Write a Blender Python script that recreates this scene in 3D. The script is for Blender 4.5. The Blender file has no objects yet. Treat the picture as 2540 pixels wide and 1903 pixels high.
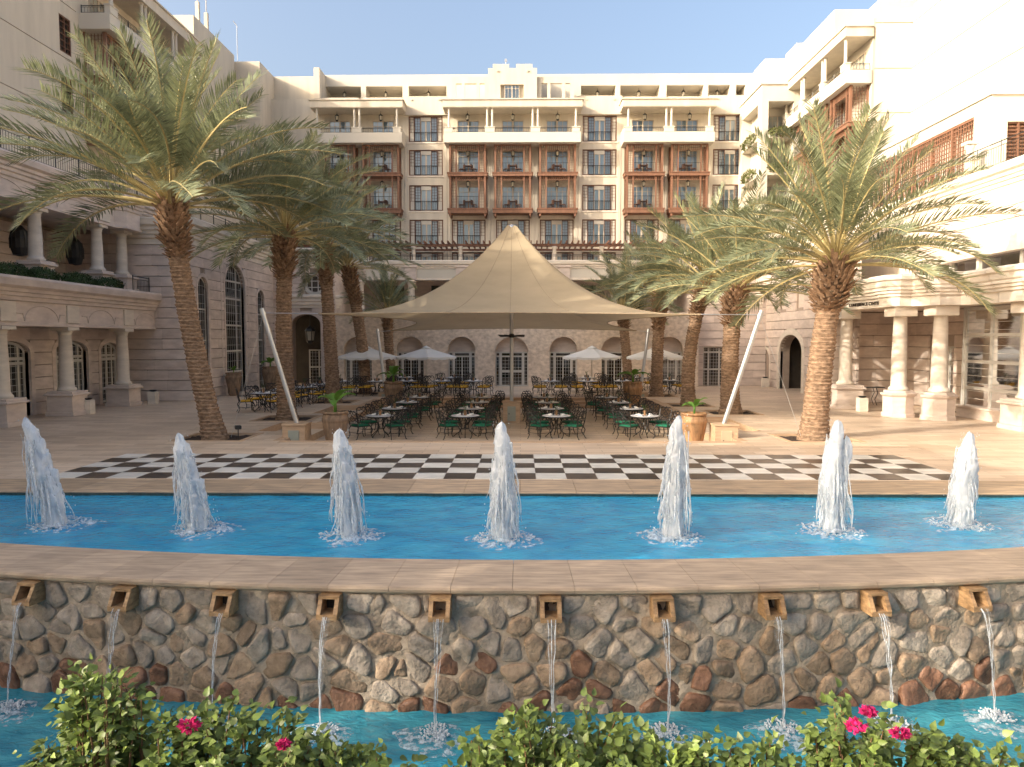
import bpy, math, random
from mathutils import Vector, Matrix, noise
random.seed(7)
R = math.radians
PI = math.pi
S = bpy.context.scene
COL = S.collection

# ------------------------------------------------------------------ camera, sky, sun, exposure
cam_d = bpy.data.cameras.new("camera")
cam_d.sensor_width = 36.0
cam_d.lens = 36.0 * 1823 / 2540
cam_d.clip_start = 0.1
cam_d.clip_end = 3000
cam = bpy.data.objects.new("camera", cam_d)
cam.location = (0, 0, 3.3)
cam.rotation_euler = (R(90 - 3.5), 0, 0.0115)
COL.objects.link(cam)
S.camera = cam

TO_SUN = Vector((-2.0, -1.0, 0.90)).normalized()
w = bpy.data.worlds.new("World")
S.world = w
w.use_nodes = True
nt = w.node_tree
sky = nt.nodes.new("ShaderNodeTexSky")
sky.sky_type = 'NISHITA'
sky.sun_disc = False
sky.sun_elevation = math.asin(TO_SUN.z)
sky.sun_rotation = math.atan2(TO_SUN.x, TO_SUN.y)
sky.air_density = 1.0
sky.dust_density = 9.0
sky.ozone_density = 1.0
nt.nodes["Background"].inputs["Strength"].default_value = 0.15
nt.links.new(sky.outputs[0], nt.nodes["Background"].inputs["Color"])

sun_d = bpy.data.lights.new("sun", 'SUN')
sun_d.energy = 2.0
sun_d.angle = R(0.5)
sun_d.color = (1.0, 0.90, 0.76)
sun = bpy.data.objects.new("sun", sun_d)
sun.rotation_euler = (-TO_SUN).to_track_quat('-Z', 'Y').to_euler()
sun.location = (-40, -20, 40)
COL.objects.link(sun)

S.view_settings.view_transform = 'Standard'
S.view_settings.look = 'None'
S.view_settings.gamma = 1
S.view_settings.use_curve_mapping = False
S.view_settings.exposure = 1.5
S.cycles.max_bounces = 8
S.cycles.diffuse_bounces = 5
S.cycles.transparent_max_bounces = 12
S.cycles.use_denoising = True

# ------------------------------------------------------------------ materials
def mat(name, col, rough=0.8, var=0.15, scale=(3, 3, 3), bump=0.0, bscale=None, spec=0.3, metal=0.0,
        objrand=0.0, hue=None, detail=5, space='pos', transl=0.0, dist=0.02):
    m = bpy.data.materials.new(name)
    m.use_nodes = True
    n = m.node_tree.nodes
    l = m.node_tree.links
    b = n["Principled BSDF"]
    b.inputs["Roughness"].default_value = rough
    b.inputs["Specular IOR Level"].default_value = spec
    b.inputs["Metallic"].default_value = metal
    if space == 'pos':
        co = n.new("ShaderNodeNewGeometry").outputs["Position"]
    else:
        co = n.new("ShaderNodeTexCoord").outputs["Object"]
    mp = n.new("ShaderNodeMapping")
    if isinstance(scale, (int, float)):
        scale = (scale,) * 3
    mp.inputs["Scale"].default_value = scale
    l.new(co, mp.inputs["Vector"])
    nz = n.new("ShaderNodeTexNoise")
    nz.inputs["Scale"].default_value = 1.0
    nz.inputs["Detail"].default_value = detail
    nz.inputs["Roughness"].default_value = 0.6
    l.new(mp.outputs[0], nz.inputs["Vector"])
    cr = n.new("ShaderNodeValToRGB")
    e = cr.color_ramp.elements
    c2 = hue or col
    e[0].position = 0.3
    e[1].position = 0.72
    e[0].color = tuple(c * (1 - var) for c in c2) + (1,)
    e[1].color = tuple(min(1, c * (1 + var)) for c in col) + (1,)
    l.new(nz.outputs["Fac"], cr.inputs["Fac"])
    out = cr.outputs["Color"]
    if objrand:
        oi = n.new("ShaderNodeObjectInfo")
        mr = n.new("ShaderNodeMapRange")
        mr.inputs["To Min"].default_value = 1 - objrand
        mr.inputs["To Max"].default_value = 1 + objrand
        l.new(oi.outputs["Random"], mr.inputs["Value"])
        hv = n.new("ShaderNodeHueSaturation")
        l.new(mr.outputs[0], hv.inputs["Value"])
        l.new(out, hv.inputs["Color"])
        out = hv.outputs["Color"]
    l.new(out, b.inputs["Base Color"])
    if bump:
        bz = n.new("ShaderNodeTexNoise")
        bz.inputs["Detail"].default_value = 6
        bz.inputs["Scale"].default_value = 1.0
        mp2 = n.new("ShaderNodeMapping")
        bs = bscale or tuple(s * 4 for s in scale)
        if isinstance(bs, (int, float)):
            bs = (bs,) * 3
        mp2.inputs["Scale"].default_value = bs
        l.new(co, mp2.inputs["Vector"])
        l.new(mp2.outputs[0], bz.inputs["Vector"])
        bp = n.new("ShaderNodeBump")
        bp.inputs["Strength"].default_value = bump
        bp.inputs["Distance"].default_value = dist
        l.new(bz.outputs["Fac"], bp.inputs["Height"])
        l.new(bp.outputs["Normal"], b.inputs["Normal"])
    if transl:
        tr = n.new("ShaderNodeBsdfTranslucent")
        l.new(out, tr.inputs["Color"])
        mx = n.new("ShaderNodeMixShader")
        mx.inputs[0].default_value = transl
        l.new(b.outputs[0], mx.inputs[1])
        l.new(tr.outputs[0], mx.inputs[2])
        l.new(mx.outputs[0], n["Material Output"].inputs["Surface"])
    return m

M = {}
M['stucco'] = mat("cream_stucco", (0.58, 0.52, 0.425), 0.9, 0.10, (1.6, 1.6, 0.22), 0.15, 30)
M['stucco_pale'] = mat("pale_stucco", (0.57, 0.53, 0.455), 0.9, 0.05, (0.5, 0.5, 0.25), 0.15, 30)
M['lime'] = mat("pink_limestone", (0.64, 0.545, 0.475), 0.75, 0.13, (1.2, 1.2, 3.5), 0.25, 18, objrand=0.09, hue=(0.60, 0.50, 0.435))
M['lime_pale'] = mat("pale_limestone", (0.66, 0.59, 0.50), 0.75, 0.12, (1.5, 1.5, 5), 0.25, 18, objrand=0.05)
M['joint'] = mat("recessed_joint_mortar", (0.36, 0.29, 0.24), 0.95, 0.1)  # darker mortar tone set behind the block joints
M['rubble'] = mat("rough_rubble_stone", (0.64, 0.54, 0.44), 0.95, 0.18, (3.5, 3.5, 5), 0.8, 9, hue=(0.54, 0.445, 0.36), dist=0.035)
M['wood'] = mat("red_cedar_wood", (0.205, 0.105, 0.066), 0.6, 0.2, (6, 6, 1.5), 0.1, 30)
M['darkwood'] = mat("dark_brown_wood", (0.155, 0.078, 0.05), 0.6, 0.2, (6, 6, 1.5))
M['iron'] = mat("black_iron", (0.018, 0.018, 0.018), 0.45, 0.2, 8, spec=0.5)
M['castiron'] = mat("black_cast_aluminium", (0.022, 0.02, 0.019), 0.38, 0.3, 12, spec=0.5, space='obj')
M['frame'] = mat("ivory_window_frame", (0.55, 0.47, 0.37), 0.5, 0.05, 2)
M['white_frame'] = mat("white_painted_frame", (0.50, 0.475, 0.43), 0.45, 0.05, 2)
M['steel'] = mat("brushed_steel", (0.52, 0.53, 0.54), 0.35, 0.08, (6, 6, 1), metal=0.75)
M['trav'] = mat("travertine", (0.49, 0.345, 0.225), 0.55, 0.16, (1.4, 9, 9), 0.12, (6, 40, 40), objrand=0.08, hue=(0.44, 0.30, 0.19))
M['trav_step'] = mat("travertine_step", (0.48, 0.34, 0.225), 0.6, 0.14, (1.0, 7, 14), 0.1, (6, 40, 40), objrand=0.05, hue=(0.45, 0.30, 0.19))
M['coping'] = mat("weathered_travertine_coping", (0.40, 0.305, 0.215), 0.7, 0.27, (1.6, 12, 8), 0.45, (5, 60, 40), objrand=0.10, hue=(0.35, 0.27, 0.205), dist=0.012)
M['coping_far'] = mat("damp_travertine_coping", (0.42, 0.30, 0.19), 0.6, 0.25, (1.2, 8, 14), 0.2, (6, 30, 30), objrand=0.12, hue=(0.26, 0.21, 0.16))
M['tile_w'] = mat("white_marble_tile", (0.66, 0.65, 0.60), 0.3, 0.13, (1.3, 3.5, 3), objrand=0.08, spec=0.5, detail=9, hue=(0.58, 0.56, 0.51))
M['tile_b'] = mat("dark_marble_tile", (0.055, 0.043, 0.036), 0.28, 0.4, (2, 5, 3), objrand=0.35, spec=0.5)
M['soil'] = mat("dark_bark_mulch", (0.06, 0.042, 0.032), 1.0, 0.6, 22, 1.0, 60, dist=0.03)
M['canvas'] = mat("tan_shade_canvas", (0.48, 0.385, 0.255), 0.8, 0.08, (0.6, 0.6, 2.0), 0.08, 160, transl=0.30)
M['seam'] = mat("canvas_seam", (0.33, 0.26, 0.175), 0.85, 0.1, 10)
M['umbrella'] = mat("white_umbrella_cloth", (0.74, 0.74, 0.72), 0.85, 0.03, 3, transl=0.25)
M['umb_pole'] = mat("pale_umbrella_pole", (0.6, 0.55, 0.46), 0.5, 0.05, 5)
M['green'] = mat("dark_green_cushion", (0.012, 0.15, 0.08), 0.85, 0.15, 20, 0.2, 120, objrand=0.12)
M['yellow'] = mat("yellow_cushion", (0.72, 0.41, 0.045), 0.85, 0.12, 20, 0.2, 120, objrand=0.10)
M['tabletop'] = mat("white_marble_tabletop", (0.62, 0.62, 0.64), 0.25, 0.08, 6, spec=0.5)
M['china'] = mat("white_china", (0.75, 0.75, 0.74), 0.2, 0.02, 3, spec=0.5)
M['linen'] = mat("white_folded_linen", (0.76, 0.75, 0.72), 0.9, 0.04, 20)
M['pot'] = mat("glazed_terracotta", (0.37, 0.20, 0.095), 0.5, 0.35, (9, 9, 2.2), 0.3, (25, 25, 10), objrand=0.12, hue=(0.26, 0.16, 0.085))
M['pot_dull'] = mat("weathered_terracotta", (0.25, 0.165, 0.105), 0.7, 0.35, (9, 9, 2.2), 0.3, (25, 25, 10), hue=(0.19, 0.14, 0.10))
M['box_metal'] = mat("grey_green_painted_metal", (0.30, 0.32, 0.27), 0.5, 0.05, 3)
M['box_cream'] = mat("cream_painted_metal", (0.50, 0.40, 0.27), 0.5, 0.05, 3)
M['trunk'] = mat("palm_trunk_fibre", (0.30, 0.20, 0.13), 0.95, 0.38, (7, 7, 16), 0.8, (30, 30, 90), hue=(0.17, 0.11, 0.07), dist=0.02)
M['boot'] = mat("cut_frond_base", (0.32, 0.205, 0.125), 0.9, 0.4, (8, 8, 8), 0.6, 50, hue=(0.18, 0.10, 0.055))
M['frond'] = mat("palm_frond_grey_green", (0.262, 0.282, 0.16), 0.36, 0.36, (2.5, 2.5, 2.5), objrand=0.22, spec=0.45, transl=0.22, hue=(0.165, 0.20, 0.115))
M['rachis'] = mat("palm_rachis_straw", (0.44, 0.36, 0.17), 0.5, 0.2, 5, objrand=0.15)
M['dryfrond'] = mat("dry_frond_straw", (0.42, 0.30, 0.155), 0.8, 0.25, 5, objrand=0.2)
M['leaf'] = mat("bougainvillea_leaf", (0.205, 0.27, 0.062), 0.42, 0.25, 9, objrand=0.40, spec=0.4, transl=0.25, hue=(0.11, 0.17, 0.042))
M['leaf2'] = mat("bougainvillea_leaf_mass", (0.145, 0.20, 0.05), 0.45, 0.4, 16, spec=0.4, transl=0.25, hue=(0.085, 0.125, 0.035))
M['twig'] = mat("brown_twig", (0.16, 0.095, 0.05), 0.9, 0.3, 20)
M['pink'] = mat("magenta_bract", (0.62, 0.025, 0.17), 0.7, 0.25, 30, objrand=0.25, transl=0.3)
M['hedge'] = mat("clipped_hedge_leaf", (0.045, 0.085, 0.025), 0.6, 0.45, 9, transl=0.15)
M['vine'] = mat("trailing_vine_leaf", (0.10, 0.13, 0.035), 0.6, 0.45, 9, transl=0.2, hue=(0.13, 0.10, 0.04))
M['banana'] = mat("banana_leaf_green", (0.13, 0.27, 0.045), 0.4, 0.2, 6, transl=0.35, spec=0.4)
M['curtain'] = mat("pale_blue_curtain", (0.52, 0.60, 0.65), 0.9, 0.12, (12, 12, 0.5))
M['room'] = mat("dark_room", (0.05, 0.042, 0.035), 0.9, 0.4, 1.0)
M['stone_grey'] = mat("grey_fieldstone", (0.36, 0.305, 0.25), 0.85, 0.25, (5, 5, 5), 0.9, 22, objrand=0.17, hue=(0.265, 0.222, 0.18), dist=0.03)
M['stone_brown'] = mat("brown_fieldstone", (0.335, 0.245, 0.17), 0.75, 0.3, (5, 5, 5), 0.9, 22, objrand=0.2, hue=(0.255, 0.18, 0.12), dist=0.03)
M['stone_rust'] = mat("wet_rust_fieldstone", (0.215, 0.118, 0.075), 0.42, 0.35, (5, 5, 5), 0.8, 22, objrand=0.3, hue=(0.15, 0.072, 0.045), dist=0.03)
M['mortar'] = mat("grey_mortar", (0.36, 0.295, 0.23), 0.95, 0.3, 4, 0.7, 25, hue=(0.25, 0.205, 0.155), dist=0.03)
M['spout'] = mat("wet_golden_sandstone", (0.36, 0.225, 0.115), 0.45, 0.3, (8, 8, 20), 0.3, 40, objrand=0.12, hue=(0.24, 0.145, 0.075))
M['mosaic'] = mat("dark_mosaic_band", (0.05, 0.10, 0.10), 0.3, 0.4, 18)
M['poolblue'] = mat("blue_pool_tile", (0.02, 0.22, 0.50), 0.4, 0.2, 6)
M['glow'] = mat("frosted_lamp_glass", (0.45, 0.40, 0.30), 0.4, 0.1, 5)
M['letters'] = mat("bronze_letter", (0.035, 0.024, 0.016), 0.5, 0.1, 5)

def glass(name, tint, rough=0.06, amount=0.5):
    m = bpy.data.materials.new(name)
    m.use_nodes = True
    n = m.node_tree.nodes
    l = m.node_tree.links
    n.remove(n["Principled BSDF"])
    g = n.new("ShaderNodeBsdfGlossy")
    g.inputs["Roughness"].default_value = rough
    g.inputs["Color"].default_value = (0.9, 0.93, 0.96, 1)
    t = n.new("ShaderNodeBsdfTransparent")
    t.inputs["Color"].default_value = tint + (1,)
    f = n.new("ShaderNodeFresnel")
    f.inputs["IOR"].default_value = 1.5
    ad = n.new("ShaderNodeMath")
    ad.operation = 'MULTIPLY_ADD'
    ad.inputs[1].default_value = 1.0
    ad.inputs[2].default_value = amount
    ad.use_clamp = True
    l.new(f.outputs[0], ad.inputs[0])
    mx = n.new("ShaderNodeMixShader")
    l.new(ad.outputs[0], mx.inputs[0])
    l.new(t.outputs[0], mx.inputs[1])
    l.new(g.outputs[0], mx.inputs[2])
    l.new(mx.outputs[0], n["Material Output"].inputs["Surface"])
    return m
M['glass'] = glass("window_glass", (0.75, 0.82, 0.86), 0.04, 0.10)
M['glass_dark'] = glass("dark_window_glass", (0.35, 0.36, 0.34), 0.04, 0.08)
M['clear'] = glass("clear_tumbler", (0.92, 0.94, 0.94), 0.05, 0.05)

def water_mat(name, col, deep, foam_amt, scale):
    m = bpy.data.materials.new(name)
    m.use_nodes = True
    n = m.node_tree.nodes
    l = m.node_tree.links
    b = n["Principled BSDF"]
    b.inputs["Roughness"].default_value = 0.08
    b.inputs["IOR"].default_value = 1.33
    co = n.new("ShaderNodeNewGeometry").outputs["Position"]
    mp = n.new("ShaderNodeMapping")
    mp.inputs["Scale"].default_value = (0.9, 1.6, 1)
    l.new(co, mp.inputs[0])
    nz = n.new("ShaderNodeTexNoise")
    nz.inputs["Scale"].default_value = scale
    nz.inputs["Detail"].default_value = 7
    nz.inputs["Distortion"].default_value = 0.8
    l.new(mp.outputs[0], nz.inputs["Vector"])
    cr = n.new("ShaderNodeValToRGB")
    e = cr.color_ramp.elements
    e[0].position = 0.30
    e[0].color = deep + (1,)
    e[1].position = 0.64
    e[1].color = col + (1,)
    l.new(nz.outputs["Fac"], cr.inputs[0])
    # wisps of foam
    nf = n.new("ShaderNodeTexNoise")
    nf.inputs["Scale"].default_value = scale * 2.6
    nf.inputs["Detail"].default_value = 10
    nf.inputs["Roughness"].default_value = 0.72
    nf.inputs["Distortion"].default_value = 1.6
    l.new(mp.outputs[0], nf.inputs["Vector"])
    fr = n.new("ShaderNodeMapRange")
    fr.inputs["From Min"].default_value = 0.66
    fr.inputs["From Max"].default_value = 0.82
    fr.inputs["To Max"].default_value = foam_amt
    l.new(nf.outputs["Fac"], fr.inputs["Value"])
    mx = n.new("ShaderNodeMixRGB")
    mx.inputs["Color2"].default_value = (0.62, 0.72, 0.78, 1)
    l.new(fr.outputs[0], mx.inputs[0])
    l.new(cr.outputs[0], mx.inputs["Color1"])
    l.new(mx.outputs[0], b.inputs["Base Color"])
    bz = n.new("ShaderNodeTexNoise")
    bz.inputs["Scale"].default_value = 7.0
    bz.inputs["Detail"].default_value = 4
    bz.inputs["Distortion"].default_value = 0.6
    l.new(mp.outputs[0], bz.inputs["Vector"])
    bp = n.new("ShaderNodeBump")
    bp.inputs["Strength"].default_value = 0.7
    bp.inputs["Distance"].default_value = 0.05
    l.new(bz.outputs[0], bp.inputs["Height"])
    l.new(bp.outputs[0], b.inputs["Normal"])
    return m
M['water'] = water_mat("blue_pool_water", (0.035, 0.33, 0.53), (0.012, 0.22, 0.44), 0.65, 1.6)
M['water_low'] = water_mat("turquoise_pool_water", (0.055, 0.30, 0.37), (0.015, 0.155, 0.24), 0.9, 1.3)

def spray_mat(name, lo, hi, zs, xs, thr=(0.35, 0.6), col=(0.80, 0.84, 0.88)):
    m = bpy.data.materials.new(name)
    m.use_nodes = True
    n = m.node_tree.nodes
    l = m.node_tree.links
    b = n["Principled BSDF"]
    b.inputs["Base Color"].default_value = col + (1,)
    b.inputs["Roughness"].default_value = 0.35
    tl = n.new("ShaderNodeBsdfTranslucent")
    tl.inputs["Color"].default_value = col + (1,)
    m1 = n.new("ShaderNodeMixShader")
    m1.inputs[0].default_value = 0.35
    l.new(b.outputs[0], m1.inputs[1])
    l.new(tl.outputs[0], m1.inputs[2])
    tp = n.new("ShaderNodeBsdfTransparent")
    co = n.new("ShaderNodeNewGeometry").outputs["Position"]
    mp = n.new("ShaderNodeMapping")
    mp.inputs["Scale"].default_value = (xs, xs, zs)
    l.new(co, mp.inputs[0])
    nz = n.new("ShaderNodeTexNoise")
    nz.inputs["Scale"].default_value = 1
    nz.inputs["Detail"].default_value = 6
    nz.inputs["Roughness"].default_value = 0.65
    l.new(mp.outputs[0], nz.inputs["Vector"])
    mr = n.new("ShaderNodeMapRange")
    mr.inputs["From Min"].default_value = thr[0]
    mr.inputs["From Max"].default_value = thr[1]
    mr.inputs["To Min"].default_value = lo
    mr.inputs["To Max"].default_value = hi
    l.new(nz.outputs["Fac"], mr.inputs["Value"])
    m2 = n.new("ShaderNodeMixShader")
    l.new(mr.outputs[0], m2.inputs[0])
    l.new(tp.outputs[0], m2.inputs[1])
    l.new(m1.outputs[0], m2.inputs[2])
    l.new(m2.outputs[0], n["Material Output"].inputs["Surface"])
    return m
M['jet'] = spray_mat("white_jet_water", 0.82, 1.0, 5, 26)
M['veil'] = spray_mat("falling_water_strand", 0.3, 0.9, 8, 60)
M['foam'] = spray_mat("churned_foam", 0.0, 0.8, 9, 9, (0.45, 0.66))
M['stream'] = spray_mat("clear_falling_stream", 0.03, 0.55, 2.5, 60, (0.5, 0.72))

# ------------------------------------------------------------------ mesh builder and object helpers
class MB:
    def __init__(s):
        s.v = []
        s.f = []

    def quad(s, a, b, c, d):
        i = len(s.v)
        s.v += [a, b, c, d]
        s.f.append((i, i + 1, i + 2, i + 3))

    def poly(s, pts):
        i = len(s.v)
        s.v += pts
        s.f.append(tuple(range(i, i + len(pts))))

    def box(s, x0, x1, y0, y1, z0, z1):
        i = len(s.v)
        s.v += [(x0, y0, z0), (x1, y0, z0), (x1, y1, z0), (x0, y1, z0), (x0, y0, z1), (x1, y0, z1), (x1, y1, z1), (x0, y1, z1)]
        s.f += [tuple(i + k for k in q) for q in ((0, 3, 2, 1), (4, 5, 6, 7), (0, 1, 5, 4), (1, 2, 6, 5), (2, 3, 7, 6), (3, 0, 4, 7))]
        return s

    def cbox(s, x0, x1, y0, y1, z0, z1, c=0.01):
        """a box with chamfered edges"""
        i = len(s.v)
        for (xa, xb, ya, yb, z) in ((x0 + c, x1 - c, y0 + c, y1 - c, z0), (x0, x1, y0, y1, z0 + c), (x0, x1, y0, y1, z1 - c), (x0 + c, x1 - c, y0 + c, y1 - c, z1)):
            s.v += [(xa, ya, z), (xb, ya, z), (xb, yb, z), (xa, yb, z)]
        s.f.append((i + 3, i + 2, i + 1, i))
        for k in range(3):
            for j in range(4):
                a = i + 4 * k + j
                b_ = i + 4 * k + (j + 1) % 4
                s.f.append((a, b_, b_ + 4, a + 4))
        s.f.append((i + 12, i + 13, i + 14, i + 15))
        return s

    def tube(s, pts, r, n=6, cap=True):
        pts = [Vector(p) for p in pts]
        rs = r if isinstance(r, (list, tuple)) else [r] * len(pts)
        base = len(s.v)
        ref = None
        for k, p in enumerate(pts):
            t = (pts[min(k + 1, len(pts) - 1)] - pts[max(k - 1, 0)])
            if t.length < 1e-9:
                t = Vector((0, 0, 1))
            t.normalize()
            if ref is None:
                ref = Vector((1, 0, 0)) if abs(t.x) < 0.8 else Vector((0, 1, 0))
            a = (ref - t * ref.dot(t)).normalized()
            ref = a
            b_ = t.cross(a)
            for j in range(n):
                an = 2 * PI * j / n
                q = p + (a * math.cos(an) + b_ * math.sin(an)) * rs[k]
                s.v.append((q.x, q.y, q.z))
        for k in range(len(pts) - 1):
            for j in range(n):
                a0 = base + k * n + j
                a1 = base + k * n + (j + 1) % n
                s.f.append((a0, a1, a1 + n, a0 + n))
        if cap:
            s.f.append(tuple(base + j for j in reversed(range(n))))
            e = base + (len(pts) - 1) * n
            s.f.append(tuple(e + j for j in range(n)))
        return s

    def lathe(s, prof, cx=0, cy=0, n=20, fn=None):
        base = len(s.v)
        for (r, z) in prof:
            for j in range(n):
                a = 2 * PI * j / n
                rr = r * (fn(a, z) if fn else 1)
                s.v.append((cx + rr * math.cos(a), cy + rr * math.sin(a), z))
        for k in range(len(prof) - 1):
            for j in range(n):
                a0 = base + k * n + j
                a1 = base + k * n + (j + 1) % n
                s.f.append((a0, a1, a1 + n, a0 + n))
        s.f.append(tuple(base + j for j in reversed(range(n))))
        e = base + (len(prof) - 1) * n
        s.f.append(tuple(e + j for j in range(n)))
        return s

    def grid(s, pts):
        """pts: rows of points"""
        base = len(s.v)
        nc = len(pts[0])
        for r in pts:
            s.v += [tuple(p) for p in r]
        for i in range(len(pts) - 1):
            for j in range(nc - 1):
                a = base + i * nc + j
                s.f.append((a, a + 1, a + nc + 1, a + nc))
        return s

    def sweep(s, prof, path, closed_prof=True):
        """prof: (outward, z) pairs; path: (x, y) points, outward is to the right of travel"""
        base = len(s.v)
        P = [Vector(p) for p in path]
        for k, p in enumerate(P):
            d0 = (P[k] - P[k - 1]).normalized() if k > 0 else None
            d1 = (P[k + 1] - P[k]).normalized() if k < len(P) - 1 else None
            d0 = d0 or d1
            d1 = d1 or d0
            n0 = Vector((d0.y, -d0.x))
            n1 = Vector((d1.y, -d1.x))
            nn = (n0 + n1)
            nn = nn / max(0.3, nn.length) if nn.length > 1e-6 else n0
            nn.normalize()
            sc = 1 / max(0.35, nn.dot(n0))
            for (o, z) in prof:
                q = p + nn * o * sc
                s.v.append((q.x, q.y, z))
        m = len(prof)
        for k in range(len(P) - 1):
            for j in range(m if closed_prof else m - 1):
                a = base + k * m + j
                b_ = base + k * m + (j + 1) % m
                s.f.append((a, b_, b_ + m, a + m))
        if closed_prof:
            s.f.append(tuple(base + j for j in range(m)))
            e = base + (len(P) - 1) * m
            s.f.append(tuple(e + j for j in reversed(range(m))))
        return s

    def wall(s, mp, u0, u1, v0, v1, ops, depth):
        """a pierced wall face in (u, v); mp(u, v, d) maps to 3D; ops: (ua, ub, va, vb, rise)"""
        us = sorted({u0, u1} | {min(max(o[k], u0), u1) for o in ops for k in (0, 1)})
        vs = sorted({v0, v1} | {min(max(o[k], v0), v1) for o in ops for k in (2, 3)})
        for j in range(len(vs) - 1):
            run = None
            for i in range(len(us) - 1):
                cu = (us[i] + us[i + 1]) / 2
                cv = (vs[j] + vs[j + 1]) / 2
                hole = any(o[0] < cu < o[1] and o[2] < cv < o[3] for o in ops)
                if not hole:
                    if run is None:
                        run = us[i]
                if (hole or i == len(us) - 2) and run is not None:
                    e = us[i] if hole else us[i + 1]
                    s.quad(mp(run, vs[j], 0), mp(e, vs[j], 0), mp(e, vs[j + 1], 0), mp(run, vs[j + 1], 0))
                    run = None
        for (ua, ub, va, vb, rise) in ops:
            sp = vb - rise
            s.quad(mp(ua, va, 0), mp(ua, sp, 0), mp(ua, sp, depth), mp(ua, va, depth))
            s.quad(mp(ub, va, 0), mp(ub, sp, 0), mp(ub, sp, depth), mp(ub, va, depth))
            if va > v0 + 1e-6:
                s.quad(mp(ua, va, 0), mp(ub, va, 0), mp(ub, va, depth), mp(ua, va, depth))
            if rise <= 0:
                s.quad(mp(ua, vb, 0), mp(ub, vb, 0), mp(ub, vb, depth), mp(ua, vb, depth))
                continue
            N = 16
            uc = (ua + ub) / 2
            hw = (ub - ua) / 2
            pts = [(uc - hw * math.cos(PI * k / N), sp + rise * math.sin(PI * k / N)) for k in range(N + 1)]
            for k in range(N):
                (a, b_), (c, d) = pts[k], pts[k + 1]
                s.quad(mp(a, b_, 0), mp(c, d, 0), mp(c, vb, 0), mp(a, vb, 0))
                s.quad(mp(a, b_, 0), mp(c, d, 0), mp(c, d, depth), mp(a, b_, depth))
        return s

    def mesh(s, name, m, smooth=False):
        me = bpy.data.meshes.new(name)
        me.from_pydata(s.v, [], s.f)
        if m is not None:
            me.materials.append(m)
        if smooth:
            me.polygons.foreach_set("use_smooth", [True] * len(me.polygons))
        me.update()
        return me

OFF = {}

def label_ok(lb):
    nw = len(lb.split())
    if not 4 <= nw <= 16:
        print("LABEL LENGTH", nw, lb)

def tag(o, label=None, cat=None, group=None, kind=None):
    if label:
        label_ok(label)
        o["label"] = label
    if cat:
        o["category"] = cat
    if group:
        o["group"] = group
    if kind:
        o["kind"] = kind
    return o

def thing(name, label, cat, loc=(0, 0, 0), rotz=0, group=None):
    o = bpy.data.objects.new(name, None)
    o.empty_display_size = 0.2
    o.location = loc
    o.rotation_euler = (0, 0, rotz)
    COL.objects.link(o)
    OFF[o] = Vector(loc)
    return tag(o, label, cat, group)

def put(name, me, parent=None, loc=(0, 0, 0), rot=0.0, scale=None):
    """an object of mesh data me at world place loc, under parent"""
    o = bpy.data.objects.new(name, me)
    COL.objects.link(o)
    L = Vector(loc)
    OFF[o] = L.copy()
    if parent is not None:
        o.parent = parent
        L = L - OFF[parent]
    o.location = L
    if rot:
        o.rotation_euler = rot if isinstance(rot, (tuple, list)) else (0, 0, rot)
    if scale:
        o.scale = scale
    return o

def part(name, mb, m, parent=None, smooth=False, loc=(0, 0, 0), rot=0.0):
    return put(name, mb.mesh(name, M[m] if isinstance(m, str) else m, smooth), parent, loc, rot)

def world_part(name, mb, m, parent, smooth=False):
    """mesh written in world coordinates, kept under a parent that is only moved, not turned"""
    off = OFF[parent]
    mb.v = [(v[0] - off.x, v[1] - off.y, v[2] - off.z) for v in mb.v]
    return put(name, mb.mesh(name, M[m] if isinstance(m, str) else m, smooth), parent, off)

def copy_tree(o, parent=None, first=True):
    c = o.copy()
    COL.objects.link(c)
    if parent is not None:
        c.parent = parent
    for ch in (KIDS[o] if o in KIDS else o.children):
        copy_tree(ch, c, False)
    return c
KIDS = {}

def remember(o):
    """cache the child lists of a prototype so copies need no search"""
    allo = list(bpy.data.objects)
    kids = {}
    for a in allo:
        if a.parent is not None:
            kids.setdefault(a.parent, []).append(a)
    def rec(x):
        KIDS[x] = list(kids.get(x, []))
        for y in KIDS[x]:
            rec(y)
    rec(o)

def fY(y0):
    return lambda u, v, d: (u, y0 + d, v)
def fXp(x0):          # faces +X, inward is -X, u runs along Y
    return lambda u, v, d: (x0 - d, u, v)
def fXn(x0):          # faces -X, inward is +X
    return lambda u, v, d: (x0 + d, u, v)

def mbox(mb, mp, u0, u1, v0, v1, d0, d1):
    a = mp(u0, v0, d0)
    b = mp(u1, v1, d1)
    mb.box(min(a[0], b[0]), max(a[0], b[0]), min(a[1], b[1]), max(a[1], b[1]), min(a[2], b[2]), max(a[2], b[2]))

UNIT = MB().cbox(-0.5, 0.5, -0.5, 0.5, -0.5, 0.5, 0.03).mesh("stone_block", M['lime'])

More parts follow.
